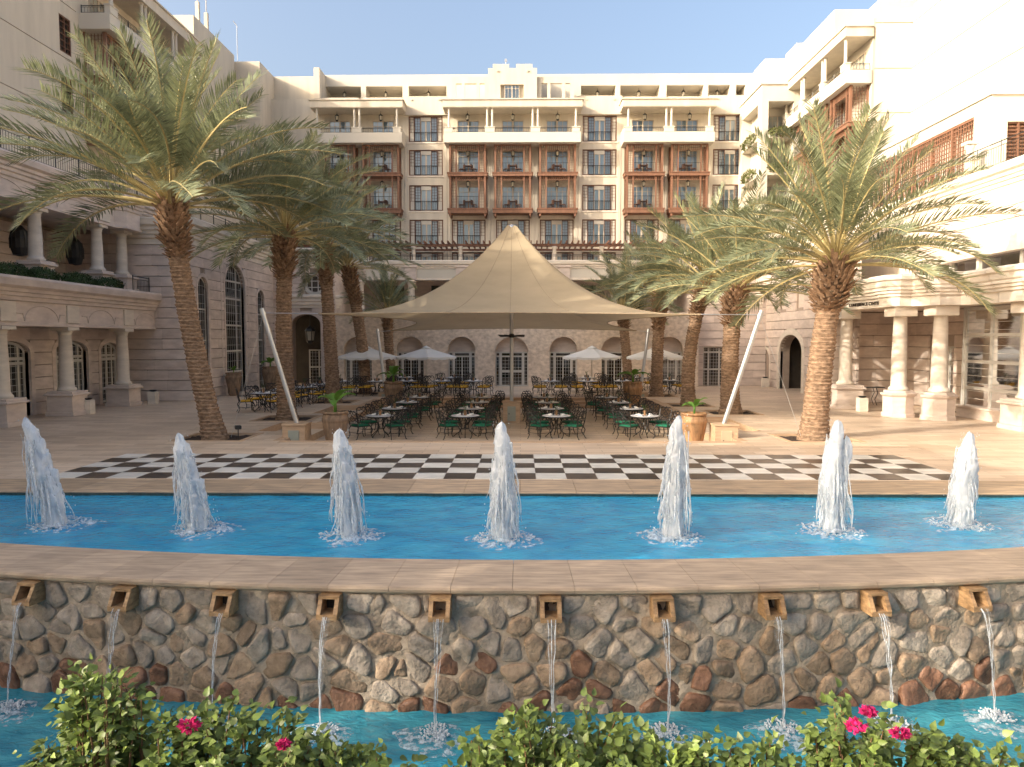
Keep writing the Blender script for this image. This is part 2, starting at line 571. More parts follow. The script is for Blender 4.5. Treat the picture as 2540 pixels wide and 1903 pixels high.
def blocks(parent, mp, u0, u1, v0, v1, ops, h=0.55, ln=1.5, thick=0.12, seed=1, proud=0.04, me=UNIT, name="stone_block"):
    """coursed ashlar: every block an object, wide horizontal joints, tight upright ones"""
    rnd = random.Random(seed)
    nrow = max(1, round((v1 - v0) / h))
    hh = (v1 - v0) / nrow
    for r in range(nrow):
        va, vb = v0 + r * hh + 0.018, v0 + (r + 1) * hh - 0.018
        vm = (va + vb) / 2
        cuts = []
        for (ua, ub, oa, ob, rise) in ops:
            if oa < vb and ob > va:
                sp = ob - rise
                if rise > 0 and va > sp:
                    k = (va - sp) / rise
                    hw = (ub - ua) / 2 * math.sqrt(max(0, 1 - k * k))
                else:
                    hw = (ub - ua) / 2
                c = (ua + ub) / 2
                cuts.append((c - hw, c + hw))
        segs = [(u0, u1)]
        for (a, b) in cuts:
            ns = []
            for (p, q) in segs:
                if b <= p or a >= q:
                    ns.append((p, q))
                else:
                    if a > p:
                        ns.append((p, a))
                    if b < q:
                        ns.append((b, q))
            segs = ns
        for (p, q) in segs:
            if q - p < 0.06:
                continue
            n = max(1, round((q - p) / (ln * rnd.uniform(0.85, 1.2))))
            es = [p] + [p + (q - p) * (k + rnd.uniform(-0.18, 0.18)) / n for k in range(1, n)] + [q]
            for k in range(n):
                a, b = es[k] + 0.003, es[k + 1] - 0.003
                A = Vector(mp(a, va, -proud))
                B = Vector(mp(b, vb, thick - proud))
                c = (A + B) / 2
                put(name, me, parent, c, 0, (abs(A.x - B.x), abs(A.y - B.y), abs(A.z - B.z)))
# ------------------------------------------------------------------ ground: plaza, sunken terrace, steps, pools
def struct(o):
    o["kind"] = "structure"
    return o

plan = lambda u, v, d: (u, v, 0.0 - d)
BEDS = [(-11.2, -9.1, 23.5, 25.3), (-10.7, -8.6, 29.2, 31.2), (-10.7, -8.7, 37.1, 39.1), (-10.4, -8.5, 43.1, 45.0),
        (8.7, 10.9, 23.5, 25.3), (8.4, 10.4, 31.8, 33.8), (7.4, 9.3, 35.5, 37.4), (6.9, 8.8, 41.5, 43.4)]
SX0, SX1, SY0, SY1 = -7.7, 7.0, 23.5, 40.0
NOTCH = [(-9.4, SX0, 26.0, 28.7), (-9.2, SX0, 32.2, 36.2), (SX1, 8.6, 26.2, 31.0)]
holes = [b + (0,) for b in BEDS] + [(SX0, SX1, SY0, SY1 + 1.0, 0)] + [q + (0,) for q in NOTCH]
mb = MB()
mb.wall(plan, -60, 60, 17.0, 140, holes, 0.0)
m_plaza = None

def paving():
    m = bpy.data.materials.new("travertine_plank_paving")
    m.use_nodes = True
    n = m.node_tree.nodes
    l = m.node_tree.links
    b = n["Principled BSDF"]
    b.inputs["Specular IOR Level"].default_value = 0.4
    co = n.new("ShaderNodeNewGeometry").outputs["Position"]
    br = n.new("ShaderNodeTexBrick")
    br.offset = 0.37
    br.inputs["Scale"].default_value = 1.0
    br.inputs["Brick Width"].default_value = 1.2
    br.inputs["Row Height"].default_value = 0.3
    br.inputs["Mortar Size"].default_value = 0.006
    br.inputs["Bias"].default_value = -0.1
    br.inputs["Color1"].default_value = (0.66, 0.525, 0.395, 1)
    br.inputs["Color2"].default_value = (0.50, 0.37, 0.26, 1)
    br.inputs["Mortar"].default_value = (0.22, 0.16, 0.11, 1)
    l.new(co, br.inputs["Vector"])
    mp = n.new("ShaderNodeMapping")
    mp.inputs["Scale"].default_value = (0.8, 9, 1)
    l.new(co, mp.inputs[0])
    nz = n.new("ShaderNodeTexNoise")
    nz.inputs["Scale"].default_value = 1.3
    nz.inputs["Detail"].default_value = 8
    l.new(mp.outputs[0], nz.inputs["Vector"])
    nb = n.new("ShaderNodeTexNoise")
    nb.inputs["Scale"].default_value = 0.35
    nb.inputs["Detail"].default_value = 5
    l.new(co, nb.inputs["Vector"])
    r1 = n.new("ShaderNodeMapRange")
    r1.inputs["From Min"].default_value = 0.3
    r1.inputs["From Max"].default_value = 0.7
    r1.inputs["To Min"].default_value = 0.82
    r1.inputs["To Max"].default_value = 1.16
    l.new(nz.outputs["Fac"], r1.inputs[0])
    r2 = n.new("ShaderNodeMapRange")
    r2.inputs["From Min"].default_value = 0.3
    r2.inputs["From Max"].default_value = 0.7
    r2.inputs["To Min"].default_value = 0.86
    r2.inputs["To Max"].default_value = 1.08
    l.new(nb.outputs["Fac"], r2.inputs[0])
    mu = n.new("ShaderNodeMath")
    mu.operation = 'MULTIPLY'
    l.new(r1.outputs[0], mu.inputs[0])
    l.new(r2.outputs[0], mu.inputs[1])
    hv = n.new("ShaderNodeHueSaturation")
    l.new(mu.outputs[0], hv.inputs["Value"])
    l.new(br.outputs["Color"], hv.inputs["Color"])
    l.new(hv.outputs[0], b.inputs["Base Color"])
    rr = n.new("ShaderNodeMapRange")
    rr.inputs["To Min"].default_value = 0.32
    rr.inputs["To Max"].default_value = 0.6
    l.new(nz.outputs["Fac"], rr.inputs[0])
    l.new(rr.outputs[0], b.inputs["Roughness"])
    bp = n.new("ShaderNodeBump")
    bp.inputs["Strength"].default_value = 0.25
    bp.inputs["Distance"].default_value = 0.01
    ad = n.new("ShaderNodeMath")
    ad.operation = 'SUBTRACT'
    l.new(nz.outputs["Fac"], ad.inputs[0])
    l.new(br.outputs["Fac"], ad.inputs[1])
    l.new(ad.outputs[0], bp.inputs["Height"])
    l.new(bp.outputs[0], b.inputs["Normal"])
    return m
M['paving'] = paving()
struct(part("plaza_paving", mb, 'paving'))

mb = MB()
mb.quad((SX0, SY0, -0.5), (SX1, SY0, -0.5), (SX1, SY1 + 1.0, -0.5), (SX0, SY1 + 1.0, -0.5))
struct(part("sunken_terrace_floor", mb, 'paving'))
sw = MB()
for xe in (SX0, SX1):
    cuts = sorted((q[2], q[3]) for q in NOTCH if xe in q[:2])
    y = SY0
    for (a_, b2) in cuts + [(SY1 + 1.0, SY1 + 1.0)]:
        sw.quad((xe, y, 0), (xe, a_, 0), (xe, a_, -.5), (xe, y, -.5))
        if b2 > a_:
            sw.quad((xe, a_, -.25), (xe, b2, -.25), (xe, b2, -.5), (xe, a_, -.5))
        y = b2
sw.quad((SX0, SY0, 0), (SX1, SY0, 0), (SX1, SY0, -.5), (SX0, SY0, -.5))
for q in NOTCH:
    sw.quad((q[0], q[2], 0), (q[1], q[2], 0), (q[1], q[2], -.25), (q[0], q[2], -.25))
    sw.quad((q[0], q[3], 0), (q[1], q[3], 0), (q[1], q[3], -.25), (q[0], q[3], -.25))
    xo = q[0] if q[1] == SX0 else q[1]
    sw.quad((xo, q[2], 0), (xo, q[3], 0), (xo, q[3], -.25), (xo, q[2], -.25))
struct(part("terrace_side_wall", sw, 'trav_step'))
for q in NOTCH:
    mb = MB()
    mb.quad((q[0], q[2], -0.25), (q[1], q[2], -0.25), (q[1], q[3], -0.25), (q[0], q[3], -0.25))
    struct(part("landing_step", mb, 'paving'))
# stone edging round the sunken terrace, one long slab each
def edging(x0, x1, y0, y1):
    n = max(1, round(max(x1 - x0, y1 - y0) / 1.6))
    for k in range(n):
        a, b = k / n, (k + 1) / n
        if x1 - x0 > y1 - y0:
            bx = (x0 + (x1 - x0) * a + .003, x0 + (x1 - x0) * b - .003, y0, y1)
        else:
            bx = (x0, x1, y0 + (y1 - y0) * a + .003, y0 + (y1 - y0) * b - .003)
        struct(part("edging_slab", MB().cbox(*bx, -0.09, 0.012, 0.008), 'trav_step'))
edging(SX0 - 0.05, SX1 + 0.05, SY0 - 0.35, SY0 + 0.03)
for xe, sgn in ((SX0, -1), (SX1, 1)):
    ys = [SY0 + 0.05] + sorted(y for q in NOTCH if xe in q[:2] for y in q[2:4]) + [SY1]
    for k in range(0, len(ys) - 1, 2):
        edging(min(xe - sgn * 0.03, xe + sgn * 0.32), max(xe - sgn * 0.03, xe + sgn * 0.32), ys[k], ys[k + 1])
for k in range(3):
    # three risers up to the upper terrace
    z = -0.5 + (k + 1) / 6
    y = SY1 + k * 0.48
    for j in range(9):
        xa = SX0 + (SX1 - SX0) * j / 9
        xb = SX0 + (SX1 - SX0) * (j + 1) / 9
        struct(part("stair_tread", MB().cbox(xa + .002, xb - .002, y - 0.03, y + 0.5 - (0.012 if k < 2 else -0.1), z - 0.05, z + (0.006 if k == 2 else 0), 0.008), 'trav_step'))
    struct(part("stair_riser", MB().box(SX0, SX1, y, y + 0.45, z - 1 / 6 - 0.02, z - 0.051), 'trav_step'))
# mosaic border inlaid along the head of the steps
mb = MB()
for k in range(74):
    x = SX0 + 0.3 + k * 0.19
    if -3.3 < x < 2.5:
        continue
    mb.box(x, x + 0.11, 41.72, 41.78, 0.003, 0.012)
    mb.box(x + (0.11 if k % 2 else 0), x + (0.13 if k % 2 else 0.02), 41.78, 41.95, 0.003, 0.012)
mb.box(SX0, SX1, 42.02, 42.06, 0.003, 0.012)
o = part("mosaic_border", mb, 'darkwood')
o["kind"] = "structure"
for b in BEDS:
    mb = MB()
    nx = 14
    rows = []
    for i in range(nx + 1):
        rows.append([(b[0] + (b[1] - b[0]) * j / nx, b[2] + (b[3] - b[2]) * i / nx, -0.06 + 0.05 * noise.noise((b[0] + j * .6, b[2] + i * .6, 1))) for j in range(nx + 1)])
    mb.grid(rows)
    struct(part("planting_soil", mb, 'soil', smooth=True))
    for (x0, x1, y0, y1) in ((b[0] - .14, b[1] + .14, b[2] - .14, b[2]), (b[0] - .14, b[1] + .14, b[3], b[3] + .14), (b[0] - .14, b[0], b[2], b[3]), (b[1], b[1] + .14, b[2], b[3])):
        struct(part("bed_kerb", MB().cbox(x0, x1, y0, y1, -0.1, 0.02, 0.008), 'trav_step'))
# outlying ground
gb = MB()
gb.quad((-400, 140, -0.02), (400, 140, -0.02), (400, 900, -0.02), (-400, 900, -0.02))
gb.quad((-400, -60, -0.02), (-60, -60, -0.02), (-60, 140, -0.02), (-400, 140, -0.02))
gb.quad((60, -60, -0.02), (400, -60, -0.02), (400, 140, -0.02), (60, 140, -0.02))
struct(part("ground", gb, 'paving'))

# chess board: thirty by five marble squares
T = 0.728
BX, BY = -0.36 - 15 * T, 17.12
cb = thing("chess_board_floor", "long black and white marble checkerboard inlaid in the plaza before the pool", "chessboard", (-0.36, BY + 2.5 * T, 0.004))
tw = {}
for c in 'wb':
    tw[c] = MB().cbox(-T / 2 + .004, T / 2 - .004, -T / 2 + .004, T / 2 - .004, -0.02, 0.006, 0.003).mesh("marble_tile", M['tile_' + c])
for i in range(30):
    for j in range(5):
        c = 'w' if (i + j) % 2 == 0 else 'b'
        put("marble_tile", tw[c], cb, (BX + (i + .5) * T, BY + (j + .5) * T, 0.006 + random.uniform(-.0008, .0008)))

# ---- pools
CX, CY = -0.1, 53.2
RI, RO = 42.38, 43.63
def arc(r, x):
    return CY - math.sqrt(r * r - (x - CX) ** 2)
YF = 15.65
jets = [(-8.45, 13.12, 1.86, -0.50), (-5.72, 12.83, 1.62, -0.32), (-2.95, 12.45, 1.75, -0.12), (-0.27, 12.30, 1.88, -0.04), (2.6, 12.47, 1.98, 0.10), (5.5, 12.9, 1.86, 0.06), (8.0, 13.3, 1.60, 0.12)]
mb = MB()
rows = []
NX, NY = 230, 56
for i in range(NY + 1):
    row = []
    for j in range(NX + 1):
        x = -17 + 34 * j / NX
        y = arc(RI + 0.25, x) + (YF + 0.2 - arc(RI + 0.25, x)) * i / NY
        z = -0.10 + 0.018 * noise.noise((x * 1.6, y * 2.4, 3)) + 0.008 * noise.noise((x * 5, y * 6, 8))
        for (jx, jy, jh, le) in jets:
            d = math.hypot(x - jx + 0.1, y - jy)
            if d < 1.8:
                z += 0.022 * math.cos(d * 15) * math.exp(-d * 1.6)
        row.append((x, y, z))
    rows.append(row)
mb.grid(rows)
struct(part("upper_pool_water", mb, 'water', smooth=True))
# far wall of the pool: mosaic band with a blue tiled wall below, then the coping stones
mb = MB()
mb.box(-17, 17, YF + 0.03, YF + 0.3, -0.16, -0.045)
struct(part("pool_mosaic_band", mb, 'mosaic'))
mb = MB()
mb.box(-17, 17, YF + 0.05, YF + 0.3, -0.9, -0.161)
struct(part("pool_wall", mb, 'poolblue'))
n = 28
for k in range(n):
    xa = -17 + 34 * k / n
    xb = xa + 34 / n - 0.008
    m_ = MB()
    sec = [(YF + 1.36, -0.06), (YF + 1.36, 0.004), (YF + 0.08, 0.004), (YF + 0.02, -0.004), (YF - 0.01, -0.022), (YF + 0.0, -0.044), (YF + 0.02, -0.05)]
    for (y, z) in sec:
        m_.v.append((xa, y, z))
    for (y, z) in sec:
        m_.v.append((xb, y, z))
    q = len(sec)
    for j in range(q):
        m_.f.append((j, (j + 1) % q, q + (j + 1) % q, q + j))
    m_.f += [tuple(range(q - 1, -1, -1)), tuple(range(q, 2 * q))]
    struct(part("far_coping_stone", m_, 'coping_far'))

# ---- curved retaining wall with the coping stones, field stones and spouts
pw = thing("fieldstone_pool_wall", "curved fieldstone wall with travertine coping holding up the blue pool", "wall", (0, 9.9, -1.8))
ZL = -1.75
RW = RO - 0.12
mb = MB()
rows = []
for i in range(41):
    z = -2.5 + 2.4 * i / 40
    rows.append([(x * 0.06, arc(RW, x * 0.06) - .016 - .03 * noise.noise((x * .06 * 5, z * 5, 2)) - .012 * noise.noise((x * .06 * 17, z * 17, 4)), z) for x in range(-266, 267)])
mb.grid(rows)
rows = [[(x * 0.25, arc(RI + 0.02, x * 0.25), z) for x in range(-64, 65)] for z in (-0.9, -0.06)]
mb.grid(rows)
world_part("mortar_backing", mb, 'mortar', pw)
n = 38
for k in range(n):
    a0 = -15.5 / 43 + 31 / 43 * k / n
    a1 = a0 + 31 / 43 / n - 0.00012
    m_ = MB()
    sec = [(RI, -0.05), (RI, -0.012), (RI + .02, 0.0), (RO - 0.05, 0.0), (RO - 0.015, -0.012), (RO, -0.045), (RO - 0.01, -0.085), (RO - 0.05, -0.115), (RO - 0.15, -0.12), (RI + .2, -0.12)]
    cols = 3
    for c in range(cols + 1):
        a = a0 + (a1 - a0) * c / cols
        for (r, z) in sec:
            m_.v.append((CX + r * math.sin(a), CY - r * math.cos(a), z))
    q = len(sec)
    for c in range(cols):
        for j in range(q):
            m_.f.append((c * q + j, c * q + (j + 1) % q, (c + 1) * q + (j + 1) % q, (c + 1) * q + j))
    m_.f += [tuple(range(q - 1, -1, -1)), tuple(range(cols * q, cols * q + q))]
    world_part("coping_stone", m_, 'coping', pw)

# spouts first, so stones leave them room
spout_x = [-8.35, -6.9, -5.45, -4.0, -2.54, -1.06, 0.40, 1.88, 3.36, 4.80, 6.25, 7.7]
def clip(poly, a, b, c):
    """keep the side a*x + b*y <= c"""
    out = []
    for i in range(len(poly)):
        p, q = poly[i], poly[(i + 1) % len(poly)]
        dp = a * p[0] + b * p[1] - c
        dq = a * q[0] + b * q[1] - c
        if dp <= 0:
            out.append(p)
        if dp * dq < 0:
            t = dp / (dp - dq)
            out.append((p[0] + (q[0] - p[0]) * t, p[1] + (q[1] - p[1]) * t))
    return out
rnd = random.Random(11)
pts = []
U0, U1, V0, V1 = -12.5, 12.5, ZL - 0.10, -0.15
rowh = 0.315
nr = int((V1 - V0) / rowh)
for r in range(nr + 1):
    step = rnd.uniform(0.36, 0.42)
    u = U0 + (r % 2) * step * 0.5
    while u < U1:
        pts.append((u + rnd.uniform(-.15, .15), V0 + (r + 0.5) * (V1 - V0) / (nr + 1) + rnd.uniform(-.12, .12)))
        u += step * rnd.uniform(0.75, 1.35)
        if rnd.random() < .10:
            u += step * .35
outer_stones = MB()
for k, (px, py) in enumerate(pts):
    cell = [(px - .5, max(V0, py - .45)), (px + .5, max(V0, py - .45)), (px + .5, min(V1, py + .45)), (px - .5, min(V1, py + .45))]
    for m2, (qx, qy) in enumerate(pts):
        if m2 != k and abs(qx - px) < 1.1 and abs(qy - py) < 1.0:
            dx, dy = qx - px, qy - py
            d = math.hypot(dx, dy)
            gap = rnd.uniform(0.010, 0.032)
            cell = clip(cell, dx / d, dy / d, (px * dx + py * dy) / d + d / 2 - gap)
            if len(cell) < 3:
                break
    for sx in spout_x:
        if abs(px - sx) < .6 and py > -0.8:
            if py < -0.42:
                cell = clip(cell, 0, 1, -0.43)
            elif px < sx:
                cell = clip(cell, 1, 0, sx - 0.17)
            else:
                cell = clip(cell, -1, 0, -(sx + 0.17))
            if len(cell) < 3:
                break
    if len(cell) < 3:
        continue
    cx = sum(p[0] for p in cell) / len(cell)
    cy = sum(p[1] for p in cell) / len(cell)
    # resample the outline, then round it off and dome it
    N = 20
    ring = []
    for a in range(N):
        an = 2 * PI * a / N + 0.1
        dx, dy = math.cos(an), math.sin(an)
        t = 9
        for i in range(len(cell)):
            x1, y1 = cell[i]
            x2, y2 = cell[(i + 1) % len(cell)]
            den = dx * (y2 - y1) - dy * (x2 - x1)
            if abs(den) > 1e-9:
                tt = ((x1 - cx) * (y2 - y1) - (y1 - cy) * (x2 - x1)) / den
                if tt > 1e-6:
                    t = min(t, tt)
        ring.append(t)
    sm = [ring[a] * .82 + (ring[a - 1] + ring[(a + 1) % N]) * .09 for a in range(N)]
    sm = [min(sm[a], ring[a] * 1.0) for a in range(N)]
    mean = sum(sm) / N
    if mean < 0.045:
        continue
    m_ = MB()
    H = min(0.085, 0.034 + mean * 0.23) * rnd.uniform(0.55, 1.15)
    base_y = arc(RW, cx)
    tx, ty = rnd.uniform(-.26, .26), rnd.uniform(-.26, .26)
    prof = [(1.03, -0.2), (1.0, 0.30), (0.955, 0.72), (0.86, 0.92), (0.6, 1.0), (0.27, 1.0)]
    for (f, hgt) in prof:
        for a in range(N):
            an = 2 * PI * a / N + 0.1
            x = cx + math.cos(an) * sm[a] * f
            z = cy + math.sin(an) * sm[a] * f
            nz = noise.noise((x * 7, z * 7, k * .37)) * 0.032 + noise.noise((x * 17, z * 17, k)) * 0.013
            d = H * hgt + nz * min(1, hgt * 1.4) + (tx * (x - cx) + ty * (z - cy)) * hgt
            m_.v.append((x, arc(RW, x) - max(-.03, d), z))
    for rr in range(len(prof) - 1):
        for a in range(N):
            b_ = (a + 1) % N
            m_.f.append((rr * N + a, rr * N + b_, (rr + 1) * N + b_, (rr + 1) * N + a))
    m_.f.append(tuple((len(prof) - 1) * N + a for a in range(N)))
    low = (cy - ZL) / 1.6
    pr = rnd.random()
    # the courses washed by the lower pool carry iron-stained stones
    kindm = 'stone_rust' if pr < (0.55 - low * 1.25) else ('stone_brown' if pr < (0.95 - low * 1.0) else 'stone_grey')
    if min(abs(cx - s) for s in spout_x) < 0.2 and cy > -1.2 and rnd.random() < .5:
        kindm = 'stone_brown'
    if abs(cx) > 7.9:        # beyond the frame: one mass
        i0 = len(outer_stones.v)
        outer_stones.v += m_.v
        outer_stones.f += [tuple(i0 + t for t in f) for f in m_.f]
        continue
    world_part("field_stone", m_, kindm, pw, smooth=True)
world_part("outer_field_stones", outer_stones, 'stone_grey', pw, smooth=True)["kind"] = "stuff"
# spouts: a stone trough with cheeks, lid and a lip
for sx in spout_x[1:11]:
    y = arc(RW, sx)
    ang = math.asin((sx - CX) / RW)
    sp = MB()
    yb, yf, yl = 0.1, -0.20, -0.30
    sp.box(-.14, .14, yf, yb, -.04, 0.0)                                     # lid
    for s_ in (-1, 1):
        a, b = sorted((s_ * .085, s_ * .14))
        i = len(sp.v)
        side = [(yb, -.041), (yf, -.041), (yl, -.215), (yl, -.285), (yf - .02, -.285), (yb, -.285)]
        for xx in (a, b):
            sp.v += [(xx, yy, zz) for yy, zz in side]
        q = len(side)
        sp.f += [tuple(i + t for t in range(q)), tuple(i + q + t for t in reversed(range(q)))]
        for t in range(q):
            sp.f.append((i + t, i + (t + 1) % q, i + q + (t + 1) % q, i + q + t))
    sp.box(-.084, .084, yl, yb, -.283, -.222)
    o = part("stone_spout", sp, 'spout', pw, loc=(sx, y, -0.125), rot=ang)
    part("spout_mouth", MB().box(-.084, .084, -0.02, 0.09, -.221, -.042), 'room', o, loc=(sx, y, -0.125)).rotation_euler = (0, 0, 0)

# lower pool
mb = MB()
rows = []
for i in range(41):
    row = []
    for j in range(161):
        x = -17 + 34 * j / 160
        y0 = 4.32
        y = y0 + (arc(RW, x) + 0.05 - y0) * i / 40
        z = ZL + 0.02 * noise.noise((x * 1.8, y * 2.4, 5)) + 0.012 * noise.noise((x * 5, y * 6, 8))
        for sx in spout_x[1:11]:
            d = math.hypot(x - sx * 0.985, y - (arc(RO, sx) - .75))
            if d < 1.2:
                z += 0.03 * math.cos(d * 16) * math.exp(-d * 2.2)
        row.append((x, y, z))
    rows.append(row)
mb.grid(rows)
struct(part("lower_pool_water", mb, 'water_low', smooth=True))
# near planter and the terrace one stands on
mb = MB()
mb.box(-17, 17, 4.02, 4.30, -2.4, 0.60)
struct(part("planter_wall", mb, 'mortar'))
mb = MB()
mb.box(-17, 17, 2.3, 4.02, -2.4, 0.55)
struct(part("planter_soil", mb, 'soil'))
mb = MB()
mb.box(-60, 60, -60, 2.3, -2.5, 1.6)
struct(part("viewing_terrace", mb, 'trav_step'))
mb = MB()
mb.box(-60, -17, 2.3, 17.0, -2.5, -0.001)
mb.box(17, 60, 2.3, 17.0, -2.5, -0.001)
struct(part("side_terrace", mb, 'paving'))

def shrub_blob(o_name, label, c, rx, ry, rz, n, m_, cat, seed, leafs=.06, group=None):
    rnd = random.Random(seed)
    t = thing(o_name, label, cat, (c[0], c[1], c[2] - rz), 0, group)
    mb = MB()
    for k in range(n):
        d = Vector((rnd.gauss(0, 1), rnd.gauss(0, 1), rnd.gauss(0, 1))).normalized()
        rr = rnd.uniform(.62, 1.06) * (1 + .16 * noise.noise((d.x * 2.5 + seed, d.y * 2.5, d.z * 2.5)))
        p = Vector((c[0] + d.x * rx * rr, c[1] + d.y * ry * rr, c[2] + d.z * rz * rr))
        a = Vector((rnd.uniform(-1, 1), rnd.uniform(-1, 1), rnd.uniform(-1, 1))).normalized() * leafs * rnd.uniform(.6, 1.3)
        b_ = a.cross(d + Vector((.1, .2, .3))).normalized() * leafs * .4
        mb.poly([tuple(p - a), tuple(p + b_), tuple(p + a), tuple(p - b_)])
    world_part("foliage", mb, m_, t)["kind"] = "stuff"
    m2 = MB()
    for k in range(7):
        e = Vector((rnd.uniform(-.6, .6) * rx, rnd.uniform(-.6, .6) * ry, rnd.uniform(-.1, .5) * rz))
        m2.tube([(c[0], c[1], c[2] - rz), tuple(Vector(c) + e)], .012, 4)
    world_part("stem", m2, 'twig', t)["kind"] = "stuff"
    return t

# ------------------------------------------------------------------ modules shared by the facades (local: x along wall, -y outward)
def grid_bars(mb, x0, x1, z0, z1, y0, y1, xs, zs, b=.03):
    for f in xs:
        x = x0 + (x1 - x0) * f
        mb.box(x - b / 2, x + b / 2, y0, y1, z0, z1)
    for f in zs:
        z = z0 + (z1 - z0) * f
        mb.box(x0, x1, y0 + .004, y1 - .004, z - b / 2, z + b / 2)

def frame_rect(mb, x0, x1, z0, z1, y0, y1, b):
    mb.box(x0, x0 + b, y0, y1, z0, z1)
    mb.box(x1 - b, x1, y0, y1, z0, z1)
    mb.box(x0 + b, x1 - b, y0 + .002, y1 - .002, z0, z0 + b)
    mb.box(x0 + b, x1 - b, y0 + .002, y1 - .002, z1 - b, z1)

WW, WH = 3.0, 2.25
wm = {}
mb = MB()
frame_rect(mb, -WW / 2, WW / 2, 0, WH, -.05, .05, .065)
wm['frame'] = mb.mesh("window_frame", M['darkwood'])
for s_ in (-1, 1):
    mb = MB()
    a, b = sorted((s_ * 1.02, s_ * 1.435))
    frame_rect(mb, a, b, .066, WH - .066, -.04, .0, .032)
    grid_bars(mb, a, b, WH * .38, WH - .07, -.03, -.005, (.3,), (.0, .22, .44, .64, .84), .024)
    wm['lattice', s_] = mb.mesh("lattice_screen", M['darkwood'])
    mb = MB()
    a, b = sorted((s_ * .47, s_ * 1.0))
    frame_rect(mb, a, b, .066, WH - .066, -.075, -.01, .042)
    grid_bars(mb, a, b, WH * .36, WH * .96, -.06, -.02, (.5,), (.0, .22, .40, .58, .76, .92), .018)
    wm['shutter', s_] = mb.mesh("sliding_shutter", M['darkwood'])
    a, b = sorted((s_ * 1.04, s_ * 1.43))
    wm['panel', s_] = MB().box(a, b, .01, .06, .08, WH - .08).mesh("cream_panel", M['stucco_pale'])
wm['head'] = MB().box(-.46, .46, .0, .06, WH - .42, WH - .08).mesh("head_panel", M['stucco_pale'])
mb = MB()
mb.quad((-1.0, .10, .08), (1.0, .10, .08), (1.0, .10, WH - .08), (-1.0, .10, WH - .08))
wm['pane'] = mb.mesh("pane", M['glass'])
mb = MB()
mb.quad((-1.45, .15, 0), (1.45, .15, 0), (1.45, .15, WH), (-1.45, .15, WH))
wm['curtain'] = mb.mesh("curtain", M['curtain'])
mb = MB()
mb.box(-.07, .07, .04, .09, .08, WH - .42)
mb.box(-.47, -.40, .04, .09, .08, WH - .42)
mb.box(.40, .47, .04, .09, .08, WH - .42)
wm['mullion'] = mb.mesh("door_mullion", M['frame'])
mb = MB()
mb.box(-1.0, 1.0, -.13, -.09, WH * .365, WH * .385)
mb.box(-1.0, 1.0, -.125, -.095, .07, .10)
for k in range(13):
    x = -.99 + 1.98 * k / 12
    mb.box(x - .009, x + .009, -.12, -.10, .101, WH * .364)
wm['railing'] = mb.mesh("railing", M['iron'])
mb = MB()
mb.box(-WW / 2 - .12, WW / 2 + .12, -.16, .0, -.14, -.002)
wm['sill'] = mb.mesh("sill", M['lime_pale'])

def window(parent, x, y, z, rot=0, scale=None, pale=None):
    f = put("window", wm['frame'], parent, (x, y, z), rot, scale)
    for nm, k in (("lattice_screen", ('lattice', -1)), ("lattice_screen", ('lattice', 1)), ("shutter", ('shutter', -1)), ("shutter", ('shutter', 1)), ("panel", ('panel', -1)), ("panel", ('panel', 1)), ("head_panel", 'head'), ("pane", 'pane'), ("curtain", 'curtain'), ("mullion", 'mullion'), ("railing", 'railing'), ("sill", 'sill')):
        o = put(nm, wm[k], f, (x, y, z))
    return f

# wooden oriel bay: posts, lattice, fascia
BW, BH, BP = 3.2, 3.06, 1.25
bmz = {}
mb = MB()
for s_ in (-1, 1):
    a, b = sorted((s_ * (BW / 2 - .17), s_ * BW / 2))
    mb.box(a, b, -BP, -BP + .17, 0, BH)
    a, b = sorted((s_ * .93, s_ * 1.03))
    mb.box(a, b, -BP + .02, -BP + .12, 0, BH)
    a, b = sorted((s_ * (BW / 2 - .12), s_ * BW / 2 - s_ * .01))
    mb.box(a, b, -.12, 0, 0, BH)
mb.box(-BW / 2 + .17, BW / 2 - .17, -BP + .03, -BP + .13, BH - .14, BH)
bmz['posts'] = mb.mesh("bay_posts", M['wood'])
mb = MB()
mb.box(-BW / 2 - .12, BW / 2 + .12, -BP - .12, 0, -.42, -.10)
mb.box(-BW / 2 - .17, BW / 2 + .17, -BP - .17, 0, -.099, 0)
for s_ in (-1, 1):
    a, b = sorted((s_ * (BW / 2 - .16), s_ * BW / 2))
    mb.box(a, b, -BP - .05, 0, -.68, -.421)
bmz['floor'] = mb.mesh("bay_fascia", M['wood'])
for s_ in (-1, 1):
    mb = MB()
    a, b = sorted((s_ * 1.04, s_ * (BW / 2 - .18)))
    grid_bars(mb, a, b, .05, BH - .5, -BP + .05, -BP + .08, (.05, .5, .95), [k / 10 for k in range(11)], .018)
    bmz['lattice', s_] = mb.mesh("bay_lattice", M['darkwood'])
    mb = MB()
    x = s_ * (BW / 2 - .08)
    for k in range(5):
        y = -BP + .17 + (BP - .3) * (k + .5) / 5
        mb.box(x - .015, x + .015, y - .014, y + .014, 0, BH - .1)
    for k in range(11):
        z = .05 + (BH - .3) * k / 10
        mb.box(x - .010, x + .010, -BP + .17, -.12, z - .011, z + .011)
    bmz['sidelattice', s_] = mb.mesh("bay_side_lattice", M['darkwood'])
mb = MB()
for k in range(17):
    x = -BW / 2 + .2 + (BW - .4) * k / 16
    mb.box(x - .02, x + .02, -BP + .05, -BP + .09, BH - .62, BH - .141)
mb.box(-BW / 2 + .18, BW / 2 - .18, -BP + .04, -BP + .10, BH - .66, BH - .621)
bmz['slats'] = mb.mesh("slatted_frieze", M['wood'])
mb = MB()
mb.box(-.93, .93, -BP + .03, -BP + .06, 1.02, 1.06)
for k in range(15):
    x = -.9 + 1.8 * k / 14
    mb.box(x - .01, x + .01, -BP + .035, -BP + .055, 0, 1.019)
